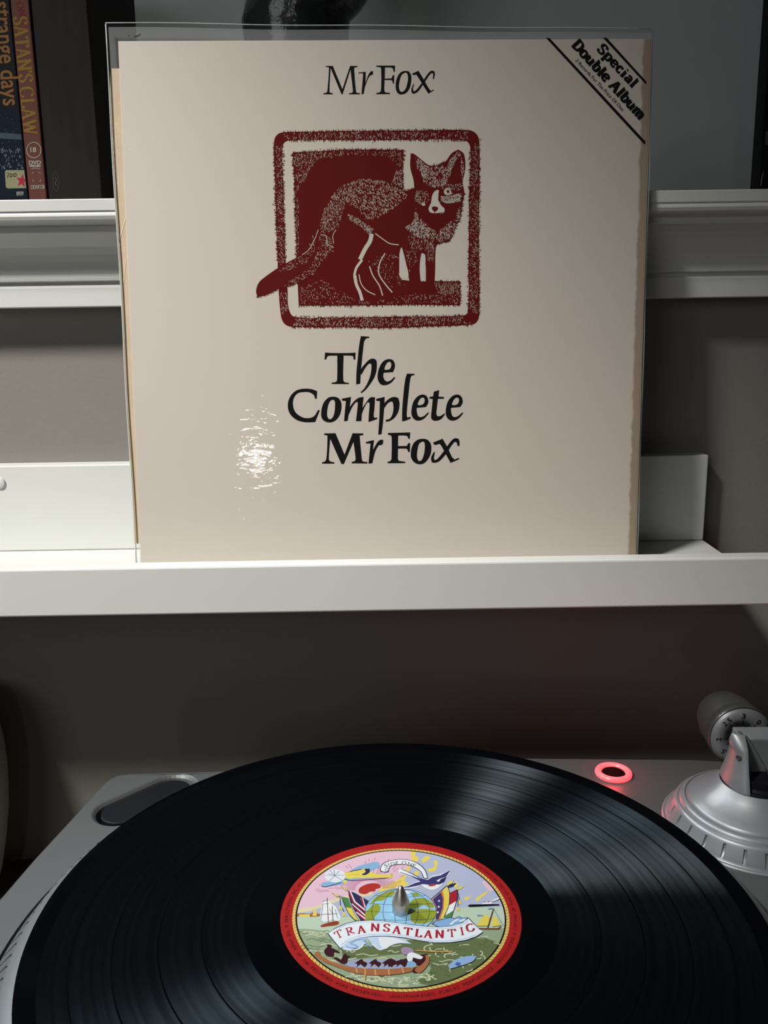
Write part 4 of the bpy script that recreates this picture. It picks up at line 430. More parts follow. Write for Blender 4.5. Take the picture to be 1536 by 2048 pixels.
('S','banner_blue',0.25,1,[[[-26.66,-11.34],[-22.53,-8.72],[-18.31,-7.22],[-12.77,-6.68],[-7.64,-7.17],[-1.26,-8.29],[5.07,-9.73],[11.38,-10.72],[15.6,-11],[20.3,-10.4],[25.59,-8.29],[27.72,-6.12]],[[-23.99,-20.2],[-21.4,-17.52],[-16.88,-15.24],[-11.87,-14.23],[-5.59,-14.15],[0.68,-15.05],[6.87,-16.81],[13.03,-18.18],[19.26,-18.1],[25.61,-16.81],[30,-14.7]]]),
('F','flag_red','T',[-25.97,-17.1],[2.95,2.25],[-1.59,4.05],0),
('F','flag_red','R',[-21.88,-15.12],[3.28,1.66],[-1.16,4.34],0),
('F','flag_red','A',[-17.69,-14.01],[3.62,0.92],[-0.65,4.55],0),
('F','flag_red','N',[-12.58,-12.17],[3.7,-0.41],[0.19,4.65],0),
('F','flag_red','S',[-7.63,-12.45],[3.01,-0.41],[0.3,4.64],0),
('F','flag_red','A',[-3.93,-13.51],[3.64,-0.78],[0.51,4.58],0),
('F','flag_red','T',[0.66,-14.43],[3.38,-0.73],[0.57,4.56],0),
('F','flag_red','L',[4.99,-15.51],[2.94,-0.7],[0.68,4.53],0),
('F','flag_red','A',[8.64,-16.23],[3.6,-0.68],[0.61,4.53],0),
('F','flag_red','N',[13.23,-16.34],[3.64,-0.31],[0.45,4.56],0),
('F','flag_red','T',[18.47,-16.12],[3.45,0.41],[0.08,4.55],0),
('F','flag_red','I',[23.81,-15.07],[1.44,0.42],[-0.23,4.5],0),
('F','flag_red','C',[26.47,-13.64],[3.51,1.76],[-0.64,4.36],0),
('P','black',0,[[[28.48,3.41],[29.5,3.96],[41.76,4.09],[41.53,3.43],[29.53,2.53],[28.58,2.64]]]),
('P','white',0,[[[34.34,4.03],[35.19,5.14],[38.64,5.45],[39.02,4.22]]]),
('P','sun_red',0,[[[35.03,5.36],[35.83,6.02],[35.9,5.13]]]),
('P','sun_red',0,[[[36.86,5.57],[37.66,6.23],[37.76,5.34]]]),
('P','white',2,[[[37.93,5.56],[40.33,7.39],[42.67,8.68],[42.15,7.55],[40.17,6.22]]]),
('P','flag_yellow',0,[[[34.84,-2.33],[36.77,-4.41],[35.3,-9.51],[30.7,-9.58]]]),
('P','flag_yellow',0,[[[38,-3.78],[39.58,-5.12],[40.59,-9.29],[36.86,-10.03]]]),
('S','brown_line',0.35,1,[[[39.04,1.59],[34.96,-10.94]]]),
('S','grey_line',0.25,1,[[[38.97,1.04],[41.45,-9.29]]]),
('P','hull_red',0,[[[31.26,-10.76],[38.98,-10.97],[41.36,-9.19],[39.41,-11.58],[31.35,-11.53]]]),
('S','plane_blue',0.6,1,[[[31.59,-3.1],[32.85,-2.79],[33.86,-3.22]],[[36.66,1.06],[37.78,1.49],[39.01,1.32]]]),
('P','water_lilac',2,[[[-23.04,-30.43],[-17.23,-28.63],[-5.46,-28.72],[6.35,-27.87],[4.83,-32.89],[-5.53,-34.17],[-18.41,-33.63]]]),
('P','maroon',2,[[[5.08,-26.93],[9.43,-25.56],[9.96,-27.9],[7.35,-34.26],[4.7,-36.02],[3.15,-34.68],[3.59,-31.53],[-2.25,-31.49],[-5.51,-32.82],[-5.49,-31.01],[-0.23,-28.75]]]),
('P','canoe',0,[[[-34.54,-25.91],[-33.74,-24.03],[-32.42,-24.04],[-31.89,-26.21],[-27.64,-29.48],[-22.33,-32.07],[-15.84,-33.38],[-5.52,-33.81],[2.89,-32.97],[4.16,-33.52],[3.12,-35.3],[-1.72,-36.51],[-8.12,-37.17],[-14.5,-36.77],[-20.3,-35.14],[-25.55,-32.41],[-30.22,-29.92]]]),
('P','canoe',2,[[[4.45,-34.24],[7.16,-31.55],[8.93,-28.82],[8.74,-26.21],[10.01,-26.97],[10.37,-28.83],[9.4,-32.02],[7.65,-34.71],[5.98,-36.03]]]),
('S','canoe_light',0.5,1,[[[-14.94,-28.65],[-14.41,-34.11],[-14.46,-39.57]],[[-17.77,-33.37],[-17.4,-35.87]],[[-10.68,-33.95],[-10.35,-36.98]],[[-5.52,-33.99],[-5.24,-37.01]],[[-0.36,-33.49],[0.21,-35.99]],[[5.22,-23.64],[11.82,-24.35],[19.76,-24.4]],[[3.2,-33.15],[5.83,-32.27]]]),
('P','maroon',2,[[[-30.59,-23.64],[-29.39,-21.26],[-29.83,-20.54],[-29.19,-20.06],[-27.81,-20.79],[-28.17,-21.65],[-26.65,-22.72],[-24.59,-24.39],[-24.74,-24.91],[-26.85,-24.24],[-26.85,-26.96],[-28.44,-26.71],[-29.71,-26.24]]]),
('P','maroon',2,[[[-27.08,-27.65],[-25.45,-27.43],[-23.76,-28.83],[-22.89,-25.82],[-22.08,-25.21],[-21.14,-26.76],[-19.91,-26.31],[-21.34,-27.93],[-21.47,-30.68],[-23.36,-30.67],[-25.72,-28.82]]]),
('P','maroon',2,[[[-18.48,-30.7],[-16.57,-28.88],[-15.59,-28.52],[-15.09,-29.58],[-13.61,-30.74],[-14.55,-33],[-16.2,-31.18],[-17.78,-32.97],[-17.5,-31.17]]]),
('P','maroon',2,[[[-13.12,-30.74],[-11.18,-28.92],[-10.2,-28.56],[-9.71,-29.62],[-8.25,-30.77],[-9.23,-33.03],[-10.84,-31.21],[-12.45,-33.01],[-12.14,-31.2]]]),
('P','maroon',2,[[[-8.08,-30.78],[-6.11,-28.96],[-5.13,-28.59],[-4.65,-29.66],[-3.21,-30.81],[-4.22,-33.07],[-5.81,-31.25],[-7.45,-33.05],[-7.11,-31.24]]]),
('P','maroon',2,[[[-3.21,-30.81],[-1.21,-28.99],[-0.22,-28.63],[0.24,-29.69],[1.67,-30.84],[0.62,-33.1],[-0.95,-31.28],[-2.61,-33.08],[-2.24,-31.27]]]),
('P','maroon',2,[[[-6.11,-28.71],[-4.14,-28.26],[-1.58,-30.58],[-4.19,-31.47]]]),
('P','mauve',2,[[[-0.39,-22.65],[1.3,-21.89],[3.6,-22.67],[4.52,-24.58],[2.81,-26.17],[0.51,-25.97],[-0.25,-24.83]]]),
('P','white',2,[[[1.95,-26.16],[3.85,-24.86],[8.02,-27.42],[6.97,-28.62],[4.07,-27.67],[3.51,-30.16],[2.03,-29.69]]]),
('P','plane_blue',2,[[[1.82,-30.15],[3.66,-29.7],[5.21,-31.54],[3.53,-33.15],[1.94,-32.42]]]),
('P','fish_blue',2,[[[17.5,-32.08],[20,-29.35],[24.13,-27.25],[28.88,-27.1],[26.79,-30.04],[21.01,-32.73],[17.81,-33.88]]]),
('P','fish_dark',2,[[[19.94,-31.64],[21.1,-30.28],[22.45,-31.2],[21.35,-32.56]]])]
ART['SPINE_BLUE']=[
('B','orange_dull','strange days',[-261.24,454.03],[-0.32,-65.15],[12.47,0.35],0.012),
('P','photo_navy',0,[[[-272.72,386.39],[-251.05,386.57],[-251.57,328.19],[-279.1,328.57]]]),
('P','photo_grey',0,[[[-274.28,372.28],[-251.37,370.31],[-251.23,366.84],[-274.72,368.29]]]),
('S','photo_light',0.35,0,[[[-258.35,359.08],[-257.95,358.32]],[[-264.55,350.62],[-264.85,349.75]],[[-253.15,348.9],[-253.46,347.89]],[[-265.61,360.03],[-266.08,358.31]],[[-269.87,358.77],[-270.28,358.14]],[[-261.51,351.73],[-261.26,350.42]],[[-254.54,361.58],[-254.97,359.89]],[[-270.13,358.26],[-270.24,357.4]],[[-260.12,361.09],[-260.6,359.4]],[[-269.53,349.64],[-270.09,347.9]],[[-258.35,352.99],[-258.82,352.39]],[[-255.97,359.3],[-256.48,357.78]],[[-253.44,360.98],[-253.04,359.79]],[[-263.53,360.33],[-263.84,358.6]],[[-265.63,360.04],[-266.11,359.35]],[[-265.3,349.46],[-265.87,348.69]],[[-253.44,348.19],[-252.98,347.34]],[[-265.31,348.97],[-265.48,347.57]],[[-264.81,361.5],[-265.14,360.07]],[[-256.06,354.01],[-256.22,352.82]],[[-262.92,354.57],[-262.63,353.78]],[[-260.39,349.15],[-260.07,348.38]],[[-252.73,350.3],[-253.2,349.44]],[[-267.11,361.11],[-266.68,360.07]],[[-253.58,360.1],[-254.3,358.52]],[[-256.4,348.3],[-256.31,347.11]],[[-255.72,360.43],[-255.78,359.35]],[[-269.04,353.76],[-269.37,352.61]],[[-264.01,357.5],[-264.31,356.24]],[[-252.52,349],[-252.26,347.43]],[[-266.73,348.64],[-267.07,347.95]],[[-262.01,351.89],[-262.33,350.56]],[[-266.8,348.77],[-266.98,347.65]],[[-261.59,349.95],[-261.16,348.76]],[[-263.06,353.45],[-263.66,352.4]],[[-255.01,351.18],[-255.68,349.61]],[[-264.75,348.55],[-264.99,347.75]],[[-261.25,349.82],[-261.5,348.23]],[[-257.2,356.82],[-257.55,355.68]],[[-263.57,356.76],[-263.57,355.16]],[[-259.48,359.75],[-259.9,358.77]],[[-258.86,359.84],[-259.43,358.92]],[[-265.44,361.4],[-265.57,359.75]],[[-261.34,351.81],[-261.12,350.24]],[[-253.21,355.69],[-253.07,355.01]],[[-253.79,356.55],[-253.99,354.94]],[[-265.59,359.25],[-265.36,357.98]],[[-269.46,361.47],[-269.69,360.93]],[[-254.49,359.18],[-254.85,358.18]],[[-261.36,355.93],[-261.36,354.59]],[[-262.42,360.45],[-262.02,359.07]],[[-270.09,355.92],[-269.99,354.17]],[[-269.82,361.73],[-269.96,360.68]],[[-254.12,350.5],[-254.42,349.46]],[[-260.56,349.81],[-261,348.8]],[[-270.28,353.23],[-271.01,351.56]],[[-261.32,354.02],[-261.88,353.2]],[[-262.84,350.2],[-262.89,349.32]],[[-252.11,352.71],[-252.15,351.92]],[[-266.38,349.68],[-266.92,348.49]],[[-259.05,356.94],[-258.92,355.29]],[[-254.75,351.71],[-255.15,351.1]],[[-262.8,357.57],[-263.32,355.98]],[[-267.95,350.74],[-267.52,350.05]],[[-253.14,356.29],[-253.54,355.53]],[[-271.11,355.16],[-271.41,353.59]],[[-254.31,360.88],[-254.52,359.88]],[[-267.9,358.46],[-268.32,357.09]],[[-264.4,360.29],[-264.83,359.22]],[[-260.02,358.43],[-259.88,357.62]]]),
('S','photo_light',0.3,0,[[[-257.72,371.25],[-257.53,371.05]],[[-266.68,368.15],[-266.49,367.95]],[[-262.37,372.9],[-262.18,372.69]],[[-259.04,370.84],[-258.85,370.64]],[[-260.38,383.78],[-260.18,383.58]],[[-256.3,365.55],[-256.1,365.34]],[[-260.79,371.98],[-260.6,371.78]],[[-265.43,364.78],[-265.24,364.58]],[[-256.55,380],[-256.36,379.8]],[[-256.06,362.66],[-255.86,362.46]],[[-264.31,362.56],[-264.12,362.35]],[[-259.96,381.02],[-259.77,380.81]],[[-256.28,377.36],[-256.09,377.15]],[[-256.59,371.83],[-256.4,371.62]],[[-267.32,373.22],[-267.13,373.02]],[[-254.28,374.19],[-254.09,373.99]],[[-260.62,365.52],[-260.43,365.32]],[[-261.34,373.94],[-261.15,373.74]],[[-259.77,366.41],[-259.57,366.2]],[[-264.61,382.99],[-264.42,382.79]],[[-256.02,372.52],[-255.82,372.32]],[[-264.81,364.92],[-264.62,364.72]]]),
('P','sticker',0,[[[-264.17,346.93],[-251.56,346.76],[-251.33,334.84],[-264.37,334.81],[-265.5,335.71],[-265.13,345.93]]]),
('P','star_red',0,[[[-252.62,344.62],[-252.33,341.09],[-251.05,340.44],[-252.21,338.71],[-252.19,335.14],[-254.28,337.63],[-257.29,336.1],[-255.67,339.34],[-257.54,341.96],[-254.46,341.48]]]),
('S','ink',0.5,1,[[[-264.24,344.9],[-262.34,345.21],[-263.84,341.83]],[[-260.83,344.51],[-261.94,343.51],[-261.78,342.28],[-260.59,342.67],[-260.31,344.03],[-260.83,344.51]],[[-258.07,344.81],[-259.33,343.74],[-259.03,342.52],[-257.7,342.91],[-257.13,344.26],[-258.07,344.81]]]),
('B','white_print','8939',[-258.53,329.93],[4.84,0.07],[0.13,2.74],0.02)]
ART['SPINE_RED']=[
('F','dull_red','ON',[-246.07,453.85],[1.27,-9.17],[4.46,0.32],0),
('F','gold',"SATAN'S",[-249.09,444.73],[0.15,-41.78],[9.36,0.71],0),
('F','gold','CLAW',[-249.32,400.67],[0.19,-31.39],[9.36,0.66],0),
('P','white_print',0,[[[-238.16,359.75],[-238.37,358.72],[-238.76,357.73],[-239.33,356.82],[-240.06,356.02],[-240.91,355.37],[-241.86,354.89],[-242.87,354.6],[-243.9,354.51],[-244.91,354.63],[-245.86,354.94],[-246.71,355.44],[-247.43,356.12],[-248,356.93],[-248.39,357.86],[-248.58,358.86],[-248.58,359.89],[-248.38,360.93],[-247.98,361.92],[-247.41,362.83],[-246.68,363.62],[-245.82,364.27],[-244.88,364.74],[-243.87,365.03],[-242.85,365.12],[-241.84,365],[-240.9,364.69],[-240.05,364.19],[-239.32,363.52],[-238.75,362.71],[-238.36,361.79],[-238.16,360.79]],[[-238.66,360.7],[-238.84,361.61],[-239.19,362.46],[-239.71,363.19],[-240.36,363.8],[-241.13,364.26],[-241.99,364.55],[-242.89,364.65],[-243.82,364.57],[-244.73,364.31],[-245.59,363.87],[-246.36,363.28],[-247.02,362.56],[-247.54,361.73],[-247.89,360.83],[-248.08,359.89],[-248.09,358.94],[-247.91,358.03],[-247.56,357.19],[-247.05,356.45],[-246.39,355.83],[-245.62,355.37],[-244.76,355.09],[-243.85,354.98],[-242.92,355.06],[-242.01,355.33],[-241.15,355.76],[-240.38,356.36],[-239.72,357.08],[-239.2,357.91],[-238.85,358.82],[-238.66,359.76]]]),
('B','white_print','18',[-245.93,358.58],[4.14,-0.06],[0.18,3.22],0.03),
('B','white_print','DVD',[-247.75,350.37],[8.6,0.02],[0.11,2.57],0.04),
('P','white_print',0,[[[-239.25,349.31],[-239.42,349.12],[-239.87,348.94],[-240.56,348.8],[-241.47,348.69],[-242.51,348.63],[-243.62,348.62],[-244.73,348.66],[-245.76,348.75],[-246.64,348.88],[-247.31,349.04],[-247.72,349.23],[-247.85,349.42],[-247.68,349.61],[-247.23,349.79],[-246.53,349.93],[-245.63,350.04],[-244.59,350.1],[-243.48,350.11],[-242.37,350.07],[-241.34,349.98],[-240.46,349.85],[-239.79,349.69],[-239.38,349.5]]]),
('P','dark_red_spine',0,[[[-242.4,349.35],[-242.45,349.28],[-242.57,349.22],[-242.76,349.16],[-243,349.12],[-243.28,349.1],[-243.58,349.1],[-243.87,349.11],[-244.15,349.14],[-244.38,349.19],[-244.56,349.24],[-244.66,349.31],[-244.7,349.38],[-244.65,349.45],[-244.53,349.51],[-244.34,349.57],[-244.1,349.61],[-243.82,349.63],[-243.52,349.64],[-243.23,349.62],[-242.95,349.59],[-242.72,349.55],[-242.54,349.49],[-242.44,349.42]]]),
('B','white_print','VIDEO',[-246.9,347.38],[6.89,0.04],[0.06,0.68],0.02),
('S','white_print',0.35,0,[[[-246.09,343.97],[-246,344.92],[-244.99,344.98]]]),
('S','white_print',0.35,0,[[[-241.68,345.07],[-240.45,345.12],[-240.48,344.1]]]),
('S','white_print',0.35,0,[[[-246.02,340.43],[-246.05,339.34],[-244.84,339.26]]]),
('S','white_print',0.35,0,[[[-241.66,339.35],[-240.43,339.4],[-240.4,340.49]]]),
('B','white_print','ODNF158',[-248.09,334.04],[9.81,0.14],[0.13,2.73],0.02)]
ART['SPINE_WOOD']=[
('P','emblem_grey',0,[[[-227.98,338.75],[-228.07,337.34],[-228.27,336],[-228.57,334.8],[-228.94,333.8],[-229.37,333.05],[-229.84,332.58],[-230.33,332.43],[-230.8,332.59],[-231.25,333.07],[-231.63,333.84],[-231.94,334.85],[-232.16,336.06],[-232.28,337.4],[-232.29,338.81],[-232.19,340.22],[-231.99,341.56],[-231.69,342.76],[-231.32,343.75],[-230.89,344.5],[-230.42,344.96],[-229.94,345.11],[-229.46,344.95],[-229.02,344.47],[-228.64,343.72],[-228.33,342.71],[-228.11,341.51],[-227.99,340.17]],[[-228.24,340.1],[-228.33,341.37],[-228.52,342.52],[-228.79,343.47],[-229.12,344.19],[-229.5,344.64],[-229.92,344.8],[-230.35,344.65],[-230.76,344.21],[-231.15,343.5],[-231.48,342.56],[-231.75,341.42],[-231.93,340.15],[-232.03,338.81],[-232.03,337.47],[-231.94,336.19],[-231.75,335.04],[-231.48,334.08],[-231.15,333.36],[-230.76,332.9],[-230.35,332.75],[-229.92,332.89],[-229.5,333.33],[-229.11,334.05],[-228.78,335],[-228.51,336.14],[-228.33,337.42],[-228.23,338.76]]]),
('S','emblem_grey',0.5,1,[[[-230.22,341.72],[-229.55,339.66],[-230.54,338.31],[-229.9,335.91]]])]
ART['SPINE_BLACK']=[
('P','emblem_grey',0,[[[267.66,365.6],[272.92,365.54],[273.65,356.34],[268.03,356.41]]]),
('S','white_print',0.5,1,[[[268.38,338.2],[267.58,334.87],[266.95,329.19]]])]
FLECKS=[('cream',1100,3,0.75,62,22,[[150.43,235.9],[158.29,234.25],[168.62,228.89],[170.09,225.84],[163.15,220.16],[156.2,215.43],[150.25,212.59],[144.31,212.62],[140.41,218.37],[132.55,222.22],[126.65,224.16],[124.72,227.02],[130.71,232.68],[140.58,235.66]]),('cream',420,3,0.6,70,18,[[124.72,227.02],[132.55,222.22],[130.5,216.51],[127.41,206.96],[117.46,204.13],[116.53,207.97],[118.66,217.53]]),('cream',240,3,0.6,120,20,[[132.48,216.5],[140.35,212.64],[149.21,206.84],[147.2,203.01],[142.28,207.84],[135.39,211.71]]),('cream',260,2.8,0.6,35,25,[[116.48,205.09],[124.36,201.21],[124.25,193.5],[117.2,187.74],[112.1,180.01],[102.04,175.2],[93,172.32],[100.1,178.13],[110.17,183.9],[114.3,192.59]]),('cream',120,2.8,0.55,35,20,[[112.5,204.15],[108.35,193.58],[93.26,184.48],[89.22,182.07],[96.19,182.04],[109.24,187.78],[114.34,195.48]]),('cream',380,2.6,0.95,75,30,[[181.94,241.89],[191.77,243.73],[195.72,239.94],[193.77,233.32],[187.86,230.51],[179.97,233.39],[178,240.02]]),('cream',160,2.6,0.8,60,25,[[178.5,246.15],[182.92,242.83],[179.97,237.18],[176.04,241.92],[174.57,248.52]]),('cream',170,2.6,0.8,115,25,[[200.1,251.69],[203.05,249.8],[200.6,248.4],[196.7,241.82],[195.73,237.1],[193.26,239.95],[195.2,246.54]]),('cream',60,2.4,0.7,95,20,[[202.57,248.39],[204.57,241.78],[203.13,235.17],[202.11,241.8]]),('cream',300,2.6,0.95,10,30,[[190.33,225.74],[195.76,226.19],[202.67,227.58],[202.2,222.83],[194.79,221.44],[190.34,222.89]]),('cream',120,2.4,0.7,60,30,[[175.03,229.62],[181.94,228.64],[183.91,223.87],[177.98,220.09],[174.03,223.92]]),('cream',90,2.4,0.6,90,30,[[189.83,232.39],[203.14,233.28],[203.65,228.53],[196.74,229.99],[190.82,230.02]]),('cream',420,3.2,0.95,118,25,[[175.01,218.67],[177.97,212.45],[182.93,207.63],[187.89,204.72],[185.91,200.4],[177.96,201.41],[173,202.88],[168.55,207.7],[173.02,210.56]]),('cream',260,3,0.8,65,25,[[190.86,207.59],[198.78,212.34],[201.72,219.97],[202.73,216.15],[199.8,206.58],[195.35,199.87],[188.89,198.46],[186.9,201.84]]),('cream',160,2.8,0.6,95,20,[[170.02,202.89],[185.91,199.92],[185.92,192.2],[179.94,194.17],[171.99,195.18]]),('cream',60,2.8,0.5,95,15,[[168.5,194.23],[175.96,194.19],[175.95,187.42],[170.96,181.62]]),('cream',60,2.8,0.5,92,15,[[181.44,197.06],[186.41,197.03],[185.92,187.36],[181.93,187.39]]),('cream',420,2.8,0.6,80,25,[[103.98,172.26],[117.04,177.06],[133.89,167.21],[139.86,164.24],[157.89,165.12],[171.92,167.97],[185.94,168.87],[201.74,173.67],[201.79,161.93],[169.9,162.11],[103.78,162]]),('cream',170,2.8,0.6,85,25,[[186.43,174.73],[201.73,174.64],[201.76,167.8],[187.94,167.88]]),('cream',330,3,0.6,100,30,[[101.14,250.74],[113.31,252],[134.87,252.46],[134.84,249.64],[117.16,247.85],[111.18,242.23],[107.1,233.74],[103.16,233.76],[101.66,237.55]]),('cream',110,3,0.5,80,30,[[134.87,252.46],[167.23,252.31],[166.79,241.96],[163.27,244.81],[156.42,249.54],[134.85,250.11]]),('cream',150,2.8,0.6,100,25,[[166.7,241.96],[166.75,230.61],[160.26,233.48],[163.25,241.04]]),('cream',110,2.8,0.5,95,25,[[101.49,233.77],[104.13,232.81],[103.35,191.68],[102.16,191.69]]),('cream',120,2.6,0.6,75,30,[[146.07,187.58],[153.07,191.41],[164.52,192.32],[164.46,179.23],[165.95,176.3],[170.93,171.89],[159.93,171.95],[153.98,178.8]]),('cream',420,3.6,0.55,100,25,[[95.9,262.47],[140.87,263.48],[206.41,263.37],[206.44,258.7],[140.82,258.99],[97.78,259]]),('cream',300,3.6,0.5,40,25,[[90.86,255.48],[94.58,255.46],[95.01,220.51],[94.88,185.92],[90.8,185.94],[90.22,235.72]]),('cream',60,3.6,0.5,60,25,[[91.14,169.41],[95.73,169.38],[96.33,159.59],[92.62,154.7]]),('cream',620,3.6,0.6,100,25,[[99.63,154.17],[154.81,153.84],[204.04,154.25],[210.1,150.07],[154.77,148.23],[98.52,148.95]]),('cream',520,3.6,0.5,45,20,[[208.43,254],[212.72,257.73],[213.48,154.98],[208.04,157.96],[207.68,216.12]])]
FRINGES=[('dark_red',330,3.2,0.8,[[94.45,263.12],[111.55,263.52],[140.87,263.94],[170.2,263.91],[206.41,264.03]]),('dark_red',260,3,0.8,[[98.26,258.44],[140.82,258.53],[170.19,258.58],[204.48,258.05]]),('dark_red',200,3,0.8,[[89.73,257.35],[89.74,240.44],[90,216.72],[90.35,187.88]]),('dark_red',150,2.6,0.8,[[94.97,255.46],[94.9,233.8],[95.13,207.12],[95.28,185.92]]),('dark_red',330,3.4,0.8,[[98.51,148.56],[129.64,148.18],[154.77,147.63],[179.92,148.27],[209.6,149.28]]),('dark_red',240,2.8,0.8,[[99.64,154.86],[119.69,154.15],[154.81,154.34],[204.04,154.84]]),('dark_red',230,3,0.8,[[213,258.67],[213.48,235.12],[213.3,206.51],[213.72,177.5],[213.89,154.48]]),('dark_red',220,2.6,0.8,[[207.84,254],[207.56,235.15],[207.28,216.12],[207.26,187.25],[206.84,156.98]]),('dark_red',200,3.2,0.9,[[100.76,251.21],[116.26,252.36],[130.96,253.04],[150.56,253.05],[167.72,252.78]]),('dark_red',70,3.2,0.9,[[167.72,252.78],[166.79,241.96],[167.15,230.8]]),('dark_red',170,3,0.9,[[100.76,251.21],[101.53,235.66],[101.65,216.66],[102.14,190.72]]),('dark_red',240,3.2,0.9,[[102.77,161.32],[139.83,161.3],[169.9,161.52],[202.2,161.14]]),('dark_red',40,3,0.9,[[202.2,161.14],[201.93,175.42]]),('dark_red',40,3,0.9,[[186.93,175.5],[201.93,175.42]]),('dark_red',110,2.6,0.8,[[195.65,199.68],[198.8,206.59],[201.75,212.33],[202.91,219.97],[204.35,227.58]]),('dark_red',60,2.4,0.8,[[174.05,230.57],[168.13,229.18],[160.26,233.48]]),('dark_red',90,2.6,0.8,[[89.98,171.17],[100.02,174.04],[112.09,179.52]]),('dark_red',60,2.6,0.8,[[77.39,166.85],[82.4,167.7],[89.98,171.17]]),('dark_red',60,2.4,0.8,[[188.89,197.98],[195.65,199.68]]),('dark_red',60,2.4,0.7,[[183.91,243.58],[189.8,244.21],[192.75,245.8]])]

def draw(pr, key):
    for e in ART[key]:
        if e[0] == 'P': pr.poly(e[1], e[3], e[2])
        elif e[0] == 'S':
            z = pr.layer; pr.layer += 1
            for l in e[4]: pr.stroke(e[1], e[2], l, e[3], z)
        else: pr.letters(*e)
    return pr

# ================================================================== SETTING
WY = .2908                                   # plane of the lower wall
def struct(o): o['kind'] = 'structure'; return o
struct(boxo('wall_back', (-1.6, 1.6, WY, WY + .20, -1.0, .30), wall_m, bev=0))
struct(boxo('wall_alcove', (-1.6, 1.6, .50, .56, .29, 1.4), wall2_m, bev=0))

# ================================================================== UPPER SHELF with moulded front
sh = thing('upper_shelf', 'long white shelf with a crown-moulded front edge, above the picture ledge', 'shelf', (0, .37, .30))
def local(o, p): o.location = -Vector(p); return o
local(boxo('shelf_board', (-1.5, 1.5, .256, .499, .3005, .316), white, sh, .0005), (0, .37, .30))
prof = [(.2565, .316), (.2475, .316), (.2470, .3155), (.2470, .3092), (.2478, .3082), (.2474, .3072), (.2472, .3060), (.2480, .3040), (.2500, .3026), (.2530, .3018), (.2555, .3010), (.2558, .2985), (.2545, .2980), (.2545, .2970), (.2560, .2962),
(.2605, .2930), (.2645, .2890), (.2675, .2845), (.2695, .2800), (.2705, .2760), (.2708, .2725), (.2702, .2700), (.2702, .2686), (.2714, .2680), (.2732, .2676), (.2736, .2668), (.2728, .2660), (.2716, .2650), (.2714, .2640), (.2714, .2524), (.2720, .2518), (.2906, .2518), (.2906, .2998), (.2565, .2998)]
local(obj('crown_moulding', extrude_profile(prof, -1.5, 1.5), white, sh), (0, .37, .30))

# ================================================================== PICTURE LEDGE
lg = thing('picture_ledge', 'white wooden picture ledge holding the record sleeve', 'shelf', (0, .2, .0643))
lo = (0, .2, .0643)
local(boxo('back_panel', (-1.0, .2207, .2768, .2906, .0864, .1466), white, lg, .0008), lo)
local(boxo('base_board', (-1.0, .2207, .2112, .2906, .0700, .0862), white, lg, .0005), lo)
local(boxo('front_lip', (-1.0, .50, .1984, .2110, .0643, .0950), white, lg, .0012), lo)
cap = obj('screw_cap', lathe([(0, .0012), (.0036, .0012), (.0041, .0008), (.0041, 0)], 32), white, lg, True); cap.rotation_euler = (PI / 2, 0, 0); cap.location = Vector((-.2675, .2768, .1350)) - Vector(lo)
h = obj('screw_hole', lathe([(0, .0001), (.0009, .0001), (.0010, 0)], 16), black_m, lg); h.location = Vector((.2128, .235, .0862)) - Vector(lo)

# ================================================================== ALBUM SLEEVE
SX, SY, SN = Vector((.99996083, 0, -.00885135)), Vector((.00881905, .0853585, .99631127)), Vector((.00075554, -.9963503, .08535516))
SMW = Matrix(((SX.x, SY.x, SN.x, -.158178), (SX.y, SY.y, SN.y, .221250), (SX.z, SY.z, SN.z, .090336), (0, 0, 0, 1)))
card = bpy.data.materials.new('aged_cream_card'); card.use_nodes = True
nt = card.node_tree; b = nt.nodes['Principled BSDF']; b.inputs['Roughness'].default_value = .5
tc = nt.nodes.new('ShaderNodeTexCoord'); sp = nt.nodes.new('ShaderNodeSeparateXYZ'); nt.links.new(tc.outputs['Object'], sp.inputs[0])
nz = nt.nodes.new('ShaderNodeTexNoise'); nz.inputs['Scale'].default_value = 120; nz.inputs['Detail'].default_value = 6; nt.links.new(tc.outputs['Object'], nz.inputs['Vector'])
ad = nt.nodes.new('ShaderNodeMath'); ad.operation = 'MULTIPLY_ADD'; ad.inputs[1].default_value = .004; nt.links.new(nz.outputs['Fac'], ad.inputs[0]); nt.links.new(sp.outputs['X'], ad.inputs[2])
mr = nt.nodes.new('ShaderNodeMapRange'); mr.inputs['From Min'].default_value = .3115; mr.inputs['From Max'].default_value = .3135; mr.interpolation_type = 'SMOOTHSTEP'; nt.links.new(ad.outputs[0], mr.inputs['Value'])
n2 = nt.nodes.new('ShaderNodeTexNoise'); n2.inputs['Scale'].default_value = 6; nt.links.new(tc.outputs['Object'], n2.inputs['Vector'])
m1 = nt.nodes.new('ShaderNodeMixRGB'); m1.inputs[1].default_value = (.60, .54, .465, 1); m1.inputs[2].default_value = (.645, .585, .51, 1); nt.links.new(n2.outputs['Fac'], m1.inputs[0])
m2 = nt.nodes.new('ShaderNodeMixRGB'); m2.inputs[2].default_value = (.36, .28, .20, 1); nt.links.new(mr.outputs[0], m2.inputs[0]); nt.links.new(m1.outputs[0], m2.inputs[1]); nt.links.new(m2.outputs[0], b.inputs['Base Color'])
al = thing('album_cover', 'cream record sleeve with dark red fox print leaning on the picture ledge', 'record sleeve', mw=SMW)
W_, H0, H1 = .3150, -.0012, .3153
boxo('front_panel', (-.0012, W_, H0, H1, -.0009, 0), card, al, .0003)
boxo('back_panel', (-.0012, W_, H0, H1, -.0045, -.0036), card, al, .0003)
boxo('spine', (W_, W_ + .0007, H0, H1, -.0045, 0), card, al, .0002)
draw(Print(), 'TITLE_TOP').build('small_title_lettering', al)
